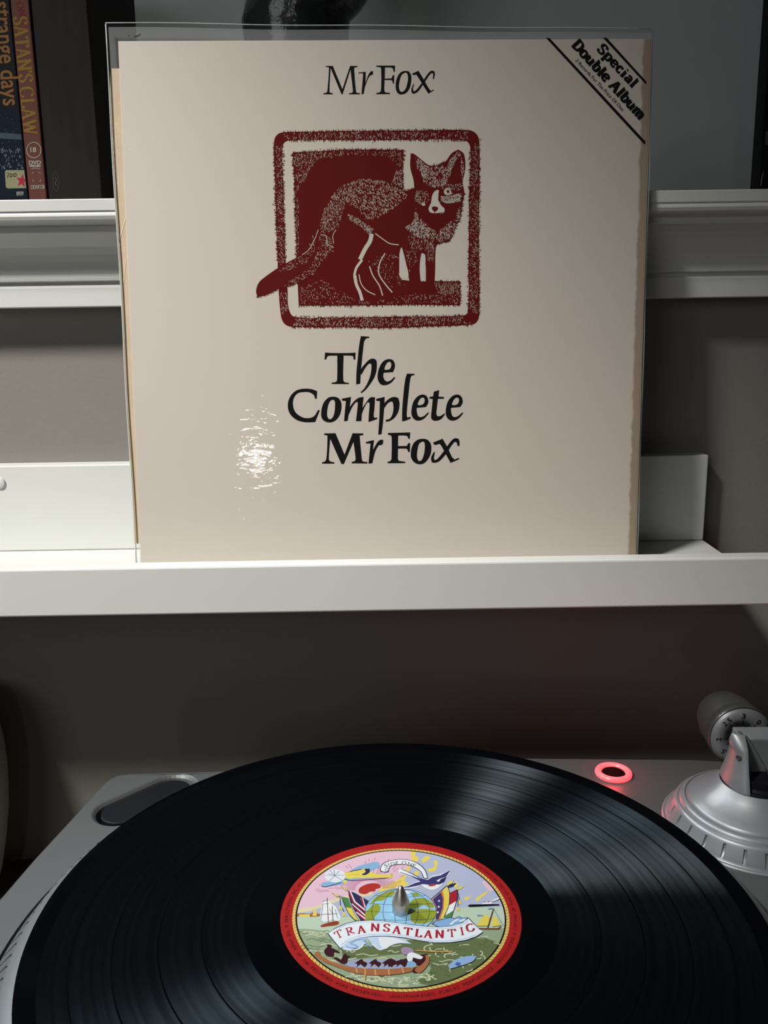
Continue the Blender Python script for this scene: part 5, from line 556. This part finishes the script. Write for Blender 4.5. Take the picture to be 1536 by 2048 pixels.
draw(Print(), 'TITLE_MAIN').build('large_title_lettering', al)
cb = Print(); draw(cb, 'CORNER'); cb.build('corner_banner_print', al)
random.seed(11)
fx = Print(); draw(fx, 'FOX'); zt = fx.layer + 2
def inside(p, poly):
    c = False; n = len(poly)
    for i in range(n):
        x1, y1 = poly[i]; x2, y2 = poly[i - 1]
        if (y1 > p[1]) != (y2 > p[1]) and p[0] < (x2 - x1) * (p[1] - y1) / (y2 - y1) + x1: c = not c
    return c
for col, n, L, wd, ang, spread, poly in FLECKS:
    xs = [p[0] for p in poly]; ys = [p[1] for p in poly]; k = 0; t = 0
    n = int(n * .88)
    while k < n and t < n * 12:
        t += 1; p = (random.uniform(min(xs), max(xs)), random.uniform(min(ys), max(ys)))
        if not inside(p, poly): continue
        k += 1; a = math.radians(180 - ang + random.gauss(0, spread)); l = L * random.uniform(.2, .55) * .46; ww = wd * random.uniform(.4, 1.0) * .5
        d = Vector((math.cos(a), math.sin(a))); q = Vector((-d.y, d.x)) * ww / 2; P = Vector(p); b0 = len(fx.v)
        for v in (P - d * l, P + q, P + d * l, P - q): fx.v.append((v.x, v.y, zt))
        fx.f.append((b0, b0 + 3, b0 + 2, b0 + 1)); fx.mi.append(fx.slot(col))
for col, n, L, wd, pl in FRINGES:
    seg = [(Vector(a), Vector(c)) for a, c in zip(pl, pl[1:])]; tot = sum((c - a).length for a, c in seg)
    for k in range(n):
        s_ = random.uniform(0, tot)
        for a, c in seg:
            if s_ <= (c - a).length: break
            s_ -= (c - a).length
        d0 = (c - a).normalized(); P = a + d0 * s_ + Vector((random.gauss(0, .35), random.gauss(0, .35)))
        d = Vector((-d0.y, d0.x)); d.rotate(Matrix.Rotation(random.gauss(.25, .35), 2)); l = L * random.uniform(.3, .62) * .55; ww = wd * random.uniform(.5, 1) * .55
        q = Vector((-d.y, d.x)) * ww / 2; b0 = len(fx.v)
        for v in (P - d * l, P + q, P + d * l, P - q): fx.v.append((v.x, v.y, zt + 1))
        fx.f.append((b0, b0 + 3, b0 + 2, b0 + 1)); fx.mi.append(fx.slot(col))
fx.build('fox_print', al)

# paper inner sleeve sticking out on the left
paper = mat('tan_paper', (.60, .48, .33), .7, noise=.08, nscale=40, bump=.25, bscale=60)
pin = thing('inner_sleeve', 'tan paper inner sleeve sticking out of the left side of the cream cover', 'paper sleeve', mw=SMW)
edge = [(-.0052, .0135), (-.0056, .05), (-.0060, .10), (-.0064, .150), (-.0068, .20), (-.0072, .25), (-.0078, .285), (-.0074, .2965), (-.0060, .3005)]
bm = bmesh.new(); rows = []
for i, (x, y) in enumerate(edge):
    wv = .0004 * math.sin(i * 2.1)
    rows.append([bm.verts.new((x + wv, y, -.0016)), bm.verts.new((x + wv - .0002, y, -.0019)), bm.verts.new((x + wv, y, -.0022)), bm.verts.new((.30, y, -.0022)), bm.verts.new((.30, y, -.0016))])
for A, B in zip(rows, rows[1:]):
    for k in range(5): bm.faces.new((A[k], A[(k + 1) % 5], B[(k + 1) % 5], B[k]))
bm.faces.new([r for r in rows[0]]); bm.faces.new([r for r in rows[-1][::-1]])
obj('paper_pouch', bm, paper, pin)
bm = bmesh.new()
for (x0, y0, x1, y1) in ((-.0066, .2010, -.0022, .2140), (-.0030, .190, -.0050, .176)):
    bmesh.ops.create_grid(bm, x_segments=1, y_segments=1, size=.001)
    vs = bm.verts[-4:]
    for v, p in zip(vs, ((x0, y0), (x0 + .0006, y0 - .0006), (x1, y1), (x1 + .0006, y1 - .0006))): v.co = Vector((p[0], p[1], -.00145))
obj('paper_crease', bm, mat('paper_light', (.74, .62, .44), .7), pin)

# clear plastic outer sleeve
def film(name, haze, gloss=.11, seam=False):
    m = bpy.data.materials.new(name); m.use_nodes = True; nt = m.node_tree; nt.nodes.clear()
    out = nt.nodes.new('ShaderNodeOutputMaterial'); tr = nt.nodes.new('ShaderNodeBsdfTransparent'); df = nt.nodes.new('ShaderNodeBsdfDiffuse'); gl = nt.nodes.new('ShaderNodeBsdfGlossy')
    df.inputs[0].default_value = (.82, .86, .86, 1); gl.inputs['Roughness'].default_value = .016
    tr.inputs[0].default_value = (.97, .97, .97, 1)
    tc = nt.nodes.new('ShaderNodeTexCoord'); n = nt.nodes.new('ShaderNodeTexNoise'); n.inputs['Scale'].default_value = 90; n.inputs['Detail'].default_value = 3
    mp = nt.nodes.new('ShaderNodeMapping'); mp.inputs['Scale'].default_value = (1, 2.6, 1); mp.inputs['Rotation'].default_value = (0, 0, .3)
    nt.links.new(tc.outputs['Object'], mp.inputs[0]); nt.links.new(mp.outputs[0], n.inputs['Vector'])
    bp = nt.nodes.new('ShaderNodeBump'); bp.inputs['Strength'].default_value = .135; bp.inputs['Distance'].default_value = .001; nt.links.new(n.outputs['Fac'], bp.inputs['Height']); nt.links.new(bp.outputs[0], gl.inputs['Normal'])
    a = nt.nodes.new('ShaderNodeMixShader'); a.inputs[0].default_value = haze; nt.links.new(tr.outputs[0], a.inputs[1]); nt.links.new(df.outputs[0], a.inputs[2])
    fr = nt.nodes.new('ShaderNodeFresnel'); fr.inputs[0].default_value = 1.45
    c = nt.nodes.new('ShaderNodeMixShader'); nt.links.new(fr.outputs[0], c.inputs[0]); nt.links.new(a.outputs[0], c.inputs[1]); nt.links.new(gl.outputs[0], c.inputs[2])
    nt.links.new(c.outputs[0], out.inputs[0]); return m
film_m, film_b, seam_m = film('clear_film', .004), film('clear_film_back', .16), film('film_seam', .55)
pl = thing('plastic_sleeve', 'clear plastic outer sleeve around the cream record cover', 'plastic sleeve', mw=SMW)
def xl(y): return -.0040 - .0044 * y / .325 + .0003 * math.sin(y * 45)
def xr(y): return .3166 + .0002 * math.sin(y * 60)
def yt(x): return .3252 - .0046 * x / .315 + .0003 * math.sin(x * 50)
def sheet(z, n=36):
    bm = bmesh.new(); g = []
    for j in range(n + 1):
        row = []
        for i in range(n + 1):
            s = i / n; t = j / n; y = -.001 + t * (yt(s * .32) + .001); x = xl(y) + (xr(y) - xl(y)) * s
            row.append(bm.verts.new((x, y, z + .00018 * math.sin(x * 37 + y * 61) * math.sin(y * 43))))
        g.append(row)
    for j in range(n):
        for i in range(n): bm.faces.new((g[j][i], g[j][i + 1], g[j + 1][i + 1], g[j + 1][i]))
    return bm
obj('front_film', sheet(.0009), film_m, pl, True)
obj('back_film', sheet(-.0056), film_b, pl, True)
ys = [-.001 + .326 * i / 24 for i in range(25)]
obj('left_seam', tube([(xl(y), y, -.0004) for y in ys], .00045, 6), seam_m, pl, True)
obj('right_seam', tube([(xr(y), y, -.0012) for y in ys[:24]], .0004, 6), seam_m, pl, True)
obj('top_edge', tube([(-.008 + .322 * i / 24, yt(-.008 + .322 * i / 24), .0006) for i in range(25)], .0003, 6), seam_m, pl, True)
pm = Print(); pm.stroke('ink', .55, [(8.8, 317.3), (10.2, 317.4), (11.6, 317.9), (12.4, 318.8)]); pm.stroke('ink', .4, [(5.6, 317.2), (5.5, 318.2)]); pm.build('pen_mark', pl, .0012)

# ================================================================== SPINES ON THE UPPER SHELF
def spine_box(name, label, x0, x1, m, key, cat, y0=.335, dep=.132, h=.19, group=None, edge=None):
    o = thing(name, label, cat, ((x0 + x1) / 2, y0, .3162), group=group)
    loc = Vector((-(x0 + x1) / 2, -y0, -.3162))
    c = boxo('case', (x0, x1, y0, y0 + dep, .3162, .3162 + h), m, o, .0008); c.location = loc
    if edge:
        e = boxo('case_edge', (x1 - .0001, x1 + edge, y0 + .002, y0 + dep, .3162, .3162 + h), black_m, o, .0004); e.location = loc
    pr = Print(lambda x, y, z: (x - (x0 + x1) / 2, -z, y - .3162)); draw(pr, key)
    pr.build('spine_print', o, .00005); return o
navy_m = mat('near_black_spine', (.006, .006, .008), .6, spec=.08)
red_m = mat('red_brown_spine', (.085, .028, .021), .6, spec=.15, noise=.35, nscale=35)
wood_m = mat('dark_wood_print', (.012, .0095, .0085), .65, spec=.1, noise=.5, nscale=45)
mp = wood_m.node_tree.nodes.new('ShaderNodeMapping'); mp.inputs['Scale'].default_value = (4, 4, .35)
tcx = [n for n in wood_m.node_tree.nodes if n.type == 'TEX_COORD'][0]; nx = [n for n in wood_m.node_tree.nodes if n.type == 'TEX_NOISE'][0]
wood_m.node_tree.links.new(tcx.outputs['Object'], mp.inputs[0]); wood_m.node_tree.links.new(mp.outputs[0], nx.inputs['Vector'])
spine_box('video_case', 'black and navy film case with orange lettering and a price sticker, at left edge', -.2810, -.2505, navy_m, 'SPINE_BLUE', 'film case', group='film cases on the upper shelf')
spine_box('video_case', 'slim red-brown film case with gold lettering beside the dark box set', -.2500, -.2376, red_m, 'SPINE_RED', 'film case', group='film cases on the upper shelf', edge=.0012)
spine_box('box_set', 'thick dark wood-grain box set standing right of the red-brown case', -.2360, -.1984, wood_m, 'SPINE_WOOD', 'box set')
spine_box('video_case', 'plain black film case at the right edge of the upper shelf', .2650, .2800, black_m, 'SPINE_BLACK', 'film case', dep=.014, group='film cases on the upper shelf')

# black carved ornament
random.seed(5)
secs = [(.316, -.062, .030), (.330, -.062, .034), (.36, -.062, .031), (.40, -.062, .034), (.43, -.0615, .037), (.449, -.0608, .0381), (.457, -.0545, .0415), (.4643, -.0505, .0433), (.49, -.046, .048), (.53, -.046, .046), (.57, -.05, .034), (.59, -.05, .015)]
orn_m = mat('black_glazed_stone', (.010, .012, .012), .18, bump=.9, bscale=55)
def ofn(p, i, a): return p
bm = bmesh.new(); rr = []
for z, cx, r in secs:
    rr.append([bm.verts.new((cx + .055 + r * math.cos(2 * PI * k / 40) * (1 + (.03 * math.sin(5 * 2 * PI * k / 40 + z * 90) if .2 < math.sin(2 * PI * k / 40) + 1.0 else 0)), r * .8 * math.sin(2 * PI * k / 40), z - .316)) for k in range(40)])
for A, B in zip(rr, rr[1:]):
    for k in range(40): bm.faces.new((A[k], A[(k + 1) % 40], B[(k + 1) % 40], B[k]))
bm.faces.new(rr[0][::-1]); bm.faces.new(rr[-1])
o = obj('ornament', bm, orn_m, None, True); o.location = (-.055, .37, .3162)
tag(o, 'glossy black ornament on the upper shelf, seen above the record sleeve', 'ornament')

# ================================================================== TABLE, TURNTABLE, RECORD
TX, TY, TN = Vector((.999882, 0, -.01531)), Vector((.000009, 1, .0006)), Vector((.01531, -.0006, .999882))
TMW = Matrix(((TX.x, TY.x, TN.x, 0), (TX.y, TY.y, TN.y, 0), (TX.z, TY.z, TN.z, 0), (0, 0, 0, 1)))
tb_m = mat('dark_brown_wood', (.045, .032, .018), .5, noise=.3, nscale=30)
tb = obj('table', box(bmesh.new(), -.8, .8, -.5, .2885, -.203, -.168, .002), tb_m); tb.matrix_world = TMW
tag(tb, 'dark brown table top under the turntable', 'table')

tt = thing('turntable', 'silver record player with a lit red ring, standing in front of the shelves', 'turntable', mw=TMW)
PZ = -.018
outl = [(-.1915, -.20), (-.1880, -.05), (-.1850, .030), (-.1800, .066), (-.1675, .137), (-.1655, .1440), (-.1610, .1490), (-.1545, .1505), (-.0995, .1535), (-.06, .1665), (-.02, .1745), (.02, .1755), (.05, .1725), (.079, .1678), (.125, .1668), (.179, .1655), (.200, .163), (.225, .157), (.240, .145), (.250, .125), (.262, .06), (.270, -.05), (.272, -.20), (.25, -.215), (-.17, -.215)]
cen = Vector((.04, -.03))
def ring_pts(d):
    P = [Vector(p) for p in outl]; n = len(P); R = []
    for i in range(n):
        a = (P[i] - P[i - 1]).normalized(); b_ = (P[(i + 1) % n] - P[i]).normalized()
        nrm = Vector((-(a.y + b_.y), a.x + b_.x)); nrm.normalize()
        if nrm.dot(cen - P[i]) < 0: nrm = -nrm
        R.append(P[i] + nrm * d)
    return R
bm = bmesh.new()
lev = [(0.0, -.135), (0, -.0225), (.0004, -.0205), (.0014, -.0189), (.0030, -.0181), (.0045, PZ)]
rings = [[bm.verts.new((p.x, p.y, z)) for p in ring_pts(d)] for d, z in lev]; n = len(outl)
for A, B in zip(rings, rings[1:]):
    for k in range(n): bm.faces.new((A[k], A[(k + 1) % n], B[(k + 1) % n], B[k]))
bm.faces.new(rings[0])
PR_ = .1675
well = [Vector((PR_ * math.cos(2 * PI * k / 160), PR_ * math.sin(2 * PI * k / 160))) for k in range(160)]
# long oval recess behind the record on the left
E1, E2 = Vector((-.1485, .1085)), Vector((-.1262, .1330))
def stadium(r, m=16):
    d = (E2 - E1).normalized(); a0 = math.atan2(d.y, d.x)
    return [E2 + Vector((math.cos(a0 - PI / 2 + PI * k / m), math.sin(a0 - PI / 2 + PI * k / m))) * r for k in range(m + 1)] + [E1 + Vector((math.cos(a0 + PI / 2 + PI * k / m), math.sin(a0 + PI / 2 + PI * k / m))) * r for k in range(m + 1)]
def trim(p, r0=.1688): return p if p.length > r0 else p * (r0 / p.length)
def trim2(p): # stay inside the plinth's rim
    return p
s0 = [trim(p) for p in stadium(.0152)]
top = [Vector((v.co.x, v.co.y)) for v in rings[-1]]
flat = top + well + s0
base = len(bm.verts); 
wv = [bm.verts.new((p.x, p.y, PZ)) for p in well]; sv = [bm.verts.new((p.x, p.y, PZ)) for p in s0]
allv = rings[-1] + wv + sv
loops = [list(range(0, n)), list(range(n, n + 160)), list(range(n + 160, len(allv)))]
cdt = geometry.delaunay_2d_cdt(flat, [(l[i], l[(i + 1) % len(l)]) for l in loops for i in range(len(l))], [], 0, 1e-7)
def in_loop(p, l):
    c = False
    for i in range(len(l)):
        q1, q2 = l[i], l[i - 1]
        if (q1.y > p.y) != (q2.y > p.y) and p.x < (q2.x - q1.x) * (p.y - q1.y) / (q2.y - q1.y) + q1.x: c = not c
    return c
for f_ in cdt[2]:
    mid = sum((cdt[0][i] for i in f_), Vector((0, 0))) / len(f_)
    if in_loop(mid, top) and mid.length > PR_ * .9995 and not in_loop(mid, s0):
        try: bm.faces.new([allv[cdt[3][i][0]] for i in f_])
        except (ValueError, IndexError): pass
wl = [bm.verts.new((p.x, p.y, -.045)) for p in well]
for k in range(160): bm.faces.new((wv[k], wv[(k + 1) % 160], wl[(k + 1) % 160], wl[k]))
bm.faces.new(wl)
prev = sv
for r, z in ((.0143, -.0184), (.0130, -.0196), (.0119, -.0222), (.0113, -.0255)):
    cur = [bm.verts.new((trim(p, .1692).x, trim(p, .1692).y, z)) for p in stadium(r)]; m_ = len(cur)
    for k in range(m_): bm.faces.new((prev[k], prev[(k + 1) % m_], cur[(k + 1) % m_], cur[k]))
    prev = cur
bm.faces.new(prev)
obj('plinth', bm, plinth_m, tt)
s1 = [trim(p, .1700) for p in stadium(.0104)]
obj('recess_pad', prism([(p.x, p.y) for p in s1], -.0254, -.0192, bev=.0008), black_m, tt)
for x, y in ((-.15, -.17), (.22, -.17), (-.13, .11), (.20, .12)):
    f = obj('foot', lathe([(0, 0), (.020, 0), (.021, .002), (.021, .024), (.016, .0335), (0, .0335)], 32), black_m, tt, True); f.location = (x, y, -.1680)

# platter with its sloping, marked rim
pt = obj('platter', lathe([(0, -.0052), (.1500, -.0052), (.1560, -.0060), (.1580, -.0075), (.1650, -.0165), (.1660, -.0180), (.1662, -.0205), (.1662, -.040)], 200), mat('platter_grey', (.10, .105, .105), .45, metal=.3), tt, True)
bm = bmesh.new()
for k in range(150):
    a = 2 * PI * k / 150; pts = []
    for r, z, da in ((.1572, -.0064, .020), (.1585, -.0079, .016), (.1645, -.0157, -.006)):
        pts.append((r, z + .00012, a + da))
    for (r, z, aa), (r2, z2, ab) in zip(pts, pts[1:]):
        w2 = .0033
        vs = [bm.verts.new(((rr_) * math.cos(t), (rr_) * math.sin(t), zz)) for rr_, zz, t in ((r, z, aa - w2), (r2, z2, ab - w2), (r2, z2, ab + w2), (r, z, aa + w2))]
        bm.faces.new(vs)
sm_ = obj('strobe_marks', bm, mat('dark_mark', (.05, .055, .06), .5), pt); sm_['kind'] = 'stuff'
obj('slip_mat', lathe([(.004, -.0052), (.004, -.0020), (.1455, -.0020), (.1462, -.0026), (.1462, -.0052)], 128), black_m, tt)
steel = mat('polished_steel', (.55, .53, .50), .34, metal=1)
obj('spindle', lathe([(0, .0122), (.0007, .0119), (.0014, .0108), (.0026, .0078), (.0034, .0054), (.0036, .0046), (.0036, -.0052)], 40), steel, tt, True)

# power button with glowing ring
bt = (.1280, .1458)
glow = bpy.data.materials.new('red_led_ring'); glow.use_nodes = True; b = glow.node_tree.nodes['Principled BSDF']
b.inputs['Base Color'].default_value = (.6, .1, .1, 1); b.inputs['Roughness'].default_value = .25; b.inputs['Emission Color'].default_value = (1, .105, .13, 1); b.inputs['Emission Strength'].default_value = .85
pb = obj('power_button', lathe([(0, .0016), (.0060, .0016), (.0066, .0012), (.0068, 0)], 48), mat('button_black', (.0015, .0015, .0015), .8, spec=.02), tt, True); pb.location = (bt[0], bt[1], PZ)
tor = lathe([(.0088 + .0019 * math.cos(t * 2 * PI / 14), .0010 + .0018 * math.sin(t * 2 * PI / 14)) for t in range(15)], 64)
obj('light_ring', tor, glow, pb, True)
ld = bpy.data.lights.new('led', 'POINT'); ld.energy = .022; ld.color = (1, .06, .08); ld.shadow_soft_size = .004
lo_ = bpy.data.objects.new('led', ld); COL.objects.link(lo_); lo_.parent = tt; lo_.location = (bt[0], bt[1], PZ + .009)

# tone arm
TC = Vector((.1868, .0915, 0))
def notch(p, i, a):
    t = (a * 26 / (2 * PI)) % 1.0
    if i in (6, 7, 8) and abs(t - .5) < .07:
        k = 1 - (.028 if i == 7 else .022); return Vector((p.x * k, p.y * k, p.z))
    return p
base_prof = [(.0455, PZ), (.0455, -.0170), (.0448, -.0164), (.0436, -.0164), (.0432, -.0160), (.0428, -.0150), (.0422, -.0138), (.0410, -.0112), (.0402, -.0096), (.0398, -.0088), (.0394, -.0080), (.0388, -.0072), (.0380, -.0068), (.0374, -.0070), (.0371, -.0066), (.0368, -.0055), (.0358, -.0046), (.0346, -.0042), (.0342, -.0048), (.0336, -.0048), (.0332, -.0036), (.0322, -.0028), (.0290, -.0010), (.0250, .0016), (.0215, .0046), (.0186, .0076), (.0181, .0079), (.0178, .0074), (.0178, .0040)]
bs = obj('tonearm_base', lathe(base_prof, 26 * 24, notch), silver, tt, True); bs.location = TC
bs.data.set_sharp_from_angle(angle=math.radians(38)) if hasattr(bs.data, 'set_sharp_from_angle') else None
g2 = obj('black_collar', lathe([(.0178, .0060), (.0170, .0066), (.0164, .0086), (.0150, .0088), (.0142, .0100), (.0140, .0135), (.0, .0140)], 64), black_m, tt); g2.location = TC
# cheek of the pillar: a flared shell cut flat on its right side
XC = -.0095
bm = bmesh.new(); R_ = []
for z, yf, xl in ((.0082, .0150, -.0174), (.0090, .0148, -.0174), (.0150, .0126, -.0160), (.0205, .0106, -.0149), (.0240, .0096, -.0145), (.0262, .0089, -.0146), (.0280, .0084, -.0151), (.0295, .0076, -.0156), (.0320, .0052, -.0156), (.0342, .0030, -.0153), (.0347, .0024, -.0148)):
    R_.append([bm.verts.new((XC + (xl - XC) * math.sin(PI * k / 20), -yf * math.cos(PI * k / 20), z)) for k in range(21)])
for A, B in zip(R_, R_[1:]):
    for k in range(20): bm.faces.new((A[k], A[k + 1], B[k + 1], B[k]))
    bm.faces.new((A[20], A[0], B[0], B[20]))
bm.faces.new(R_[0]); bm.faces.new(R_[-1])
pillar = obj('tonearm_pillar', bm, silver, tt, True); pillar.location = TC
pillar.data.set_sharp_from_angle(angle=math.radians(38))
hs = obj('bearing_housing', prism([(-.0098, .0140), (.030, .0140), (.030, .0347), (-.0120, .0347), (-.0120, .0300), (-.0098, .0300)], -.0020, .0075, 'Y', .0005), silver, tt); hs.location = TC
yk = obj('bearing_yoke', prism([(-.0088, .0352), (.030, .0352), (.030, .0150), (.0040, .0150), (.0004, .0199)], -.0075, -.0022, 'Y', .0007), silver, tt); yk.location = TC
sc = obj('bearing_screw', lathe([(0, .0016), (.0016, .0015), (.0022, .0008), (.0022, 0)], 24), steel, yk, True); sc.rotation_euler = (PI / 2, 0, 0); sc.location = (.0034, -.0076, .0172)
ss = obj('set_screw', lathe([(0, .0002), (.0010, .0002), (.0013, .0004), (.0015, 0)], 24), mat('dark_steel', (.06, .06, .06), .4, metal=.6), pillar, True)
ss.location = (-.0135, -.0068, .0247); ss.rotation_euler = Vector((-.75, -.65, .12)).to_track_quat('Z', 'Y').to_euler()
AX = Vector((.1889, 0, .0188))
cw_m = mat('counterweight_dark', (.035, .035, .034), .45, metal=.3)
cw = obj('counterweight', lathe([(.0171, 0), (.0173, .0006), (.0173, .0040), (.0168, .0046), (.0166, .0090), (.0160, .0200), (.0140, .0290), (.0128, .0310), (.0, .0310)], 96), cw_m, tt, True)
cw.rotation_euler = (-PI / 2, 0, 0); cw.location = (AX.x, .1195, AX.z)
dial = obj('force_dial', lathe([(.0, 0), (.0066, 0), (.0066, .0004), (.0148, .0006), (.0150, .0002), (.0168, -.0006), (.0172, -.0016), (.0172, -.003)], 96), silver, cw, True); dial.rotation_euler = (PI, 0, 0)
hub = obj('dial_hub', lathe([(.0050, .0002), (.0050, .0020), (.0066, .0020), (.0069, .0004)], 48), black_m, cw, True); hub.rotation_euler = (PI, 0, 0)
dp = Print()
for lab, ang, big in (('0', 45, 1), ('', 66, 0), ('3', 89, 1), ('', 112, 0), ('2.5', 134, 1), ('', 158, 0), ('2', 186, 1), ('', 208, 0), ('1.5', 230, 1), ('', 253, 0), ('1', 275, 1), ('', 298, 0), ('.5', 320, 1), ('', 2, 0)):
    t = math.radians(ang); d = Vector((math.cos(t), math.sin(t))); r = Vector((d.y, -d.x))
    dp.stroke('black', .38, [d * 7.4, d * (10.2 if big else 8.8)], 0, 0)
    if lab:
        wd = {1: 2.0, 3: 5.0, 2: 3.4}[len(lab)]
        dp.letters('B', 'black', lab, d * 11.0 - r * wd / 2, r * wd, d * 2.9, .01)
dpo = dp.build('dial_numbers', dial, .0007)
tubeo = obj('arm_tube', tube([(AX.x, .118, AX.z), (AX.x + .004, .09, AX.z), (AX.x + .018, .04, AX.z), (AX.x + .026, 0, AX.z), (AX.x + .028, -.06, AX.z - .002), (AX.x + .020, -.11, AX.z - .004)], .0048), silver, tt, True)
obj('headshell', box(bmesh.new(), AX.x + .008, AX.x + .030, -.155, -.108, AX.z - .010, AX.z - .003, .0015), black_m, tt)

# the record
vin = bpy.data.materials.new('grooved_vinyl'); vin.use_nodes = True; nt = vin.node_tree; b = nt.nodes['Principled BSDF']
tc = nt.nodes.new('ShaderNodeTexCoord'); vm = nt.nodes.new('ShaderNodeVectorMath'); vm.operation = 'LENGTH'; nt.links.new(tc.outputs['Object'], vm.inputs[0])
cr = nt.nodes.new('ShaderNodeValToRGB'); cr.color_ramp.interpolation = 'CONSTANT'
mr = nt.nodes.new('ShaderNodeMapRange'); mr.inputs['From Max'].default_value = .16; nt.links.new(vm.outputs['Value'], mr.inputs['Value']); nt.links.new(mr.outputs[0], cr.inputs[0])
e = cr.color_ramp.elements; e[0].position = 0; e[0].color = (0, 0, 0, 1); e[1].position = .0645 / .16; e[1].color = (1, 1, 1, 1)
for r, v in ((.0812, 0), (.0816, .9), (.0978, 0), (.0982, 1), (.1152, 0), (.1157, .9), (.1310, 0), (.1314, 1), (.1422, 0)):
    x = e.new(r / .16); x.color = (v, v, v, 1)
n3 = nt.nodes.new('ShaderNodeTexNoise'); n3.inputs['Scale'].default_value = 1.0; n3.noise_dimensions = '1D'; n3.inputs['Detail'].default_value = 6
mu = nt.nodes.new('ShaderNodeMath'); mu.operation = 'MULTIPLY'; mu.inputs[1].default_value = 330; nt.links.new(vm.outputs['Value'], mu.inputs[0]); nt.links.new(mu.outputs[0], n3.inputs['W'])
nr = nt.nodes.new('ShaderNodeMapRange'); nr.inputs['From Min'].default_value = .3; nr.inputs['From Max'].default_value = .7; nr.inputs['To Min'].default_value = .0045; nr.inputs['To Max'].default_value = .012; nt.links.new(n3.outputs['Fac'], nr.inputs['Value'])
fm = nt.nodes.new('ShaderNodeMath'); fm.operation = 'MULTIPLY_ADD'; nt.links.new(nr.outputs[0], fm.inputs[0]); nt.links.new(cr.outputs[0], fm.inputs[1]); fm.inputs[2].default_value = .003
ro = nt.nodes.new('ShaderNodeMapRange'); ro.inputs['To Min'].default_value = .12; ro.inputs['To Max'].default_value = .58; nt.links.new(cr.outputs[0], ro.inputs['Value'])
am = nt.nodes.new('ShaderNodeMath'); am.operation = 'MULTIPLY'; am.inputs[1].default_value = .74; nt.links.new(cr.outputs[0], am.inputs[0])
tg = nt.nodes.new('ShaderNodeTangent'); tg.direction_type = 'RADIAL'; tg.axis = 'Z'
gs = nt.nodes.new('ShaderNodeBsdfAnisotropic'); gs.distribution = 'BECKMANN'; gs.inputs['Color'].default_value = (.72, .90, 1, 1); gs.inputs['Rotation'].default_value = 0
nt.links.new(ro.outputs[0], gs.inputs['Roughness']); nt.links.new(am.outputs[0], gs.inputs['Anisotropy']); nt.links.new(tg.outputs[0], gs.inputs['Tangent'])
df = nt.nodes.new('ShaderNodeBsdfDiffuse'); df.inputs[0].default_value = (.0012, .0013, .0018, 1)
mx = nt.nodes.new('ShaderNodeMixShader'); nt.links.new(fm.outputs[0], mx.inputs[0]); nt.links.new(df.outputs[0], mx.inputs[1]); nt.links.new(gs.outputs[0], mx.inputs[2])
nt.links.new(mx.outputs[0], nt.nodes['Material Output'].inputs[0]); nt.nodes.remove(b)
rec = thing('vinyl_record', 'black vinyl record with a red-rimmed picture label on the turntable', 'record', mw=TMW)
obj('disc', lathe([(.0038, -.0019), (.1490, -.0019), (.1502, -.0014), (.1505, -.0008), (.1502, -.0002), (.1490, .0001), (.1470, .0), (.1440, -.0002), (.1424, -.0003), (.0645, -.0003), (.0560, -.0003), (.0540, .0), (.0520, -.0002), (.0505, -.00015), (.0038, -.00015), (.0038, -.0019)], 256), vin, rec, True)
lb = obj('label', lathe([(.0038, -.00012), (.0038, 0), (.0498, 0), (.05, -.00003), (.05, -.00014)], 128), ink('label_red'), rec)
lp = Print(clip=43.0)
circ = lambda r, n=128: [(r * math.cos(2 * PI * k / n), r * math.sin(2 * PI * k / n)) for k in range(n)]
hole = circ(3.8, 40)
lp.clip = None
lp.poly('black', [circ(43.7), hole]); lp.poly('sky', [circ(43.1), hole]); lp.clip = 43.1
draw(lp, 'LABEL'); lp.build('picture_print', lb, .00004, 2e-6)
rp = Print(); rp.poly('rope_gold', [circ(45.1), circ(43.8)])
for k in range(150):
    a = 2 * PI * k / 150; rp.stroke('brown_line', .22, [(43.8 * math.cos(a), 43.8 * math.sin(a)), (45.1 * math.cos(a + .022), 45.1 * math.sin(a + .022))], 0, 1)
rp.build('rope_border', lb, .00004)
rt_ = Print(); TXT = 'ALL RIGHTS OF THE MANUFACTURER & THE OWNER OF THE RECORDED WORK RESERVED. UNAUTHORISED PUBLIC PERFORMANCE, BROADCASTING & COPYING OF THIS RECORD PROHIBITED'
a0, a1 = math.radians(137), math.radians(402); st = (a1 - a0) / len(TXT)
for i, ch in enumerate(TXT):
    if ch == ' ': continue
    a = a0 + st * (i + .5); d = Vector((math.cos(a), math.sin(a))); tn = Vector((-d.y, d.x)); wd = 1.15 if ch not in "I.,'" else .4
    rt_.layer = 0; rt_.letters('B', 'rim_ink', ch, d * 48.2 - tn * wd / 2, tn * wd, -d * 1.45, .0)
rt_.build('rim_lettering', lb, .00004)

# unidentified pale rounded object just inside the left edge, hidden shape made up
vz = obj('item', lathe([(r * .6, z * (.756 if z < 0 else .9)) for r, z in ((0, -.128), (.030, -.128), (.0335, -.126), (.0420, -.105), (.0500, -.075), (.0562, -.045), (.0592, -.018), (.0600, 0), (.0592, .018), (.0565, .034), (.052, .047), (.045, .057), (.038, .062), (.034, .064), (.033, .060), (.040, .052), (.040, 0), (0, -.01))], 96), mat('pale_ceramic', (.50, .50, .46), .4), None, True)
vz.location = (-.3113, .25, -.0663)
tag(vz, 'pale rounded vase, just its side showing at the left edge', 'item')
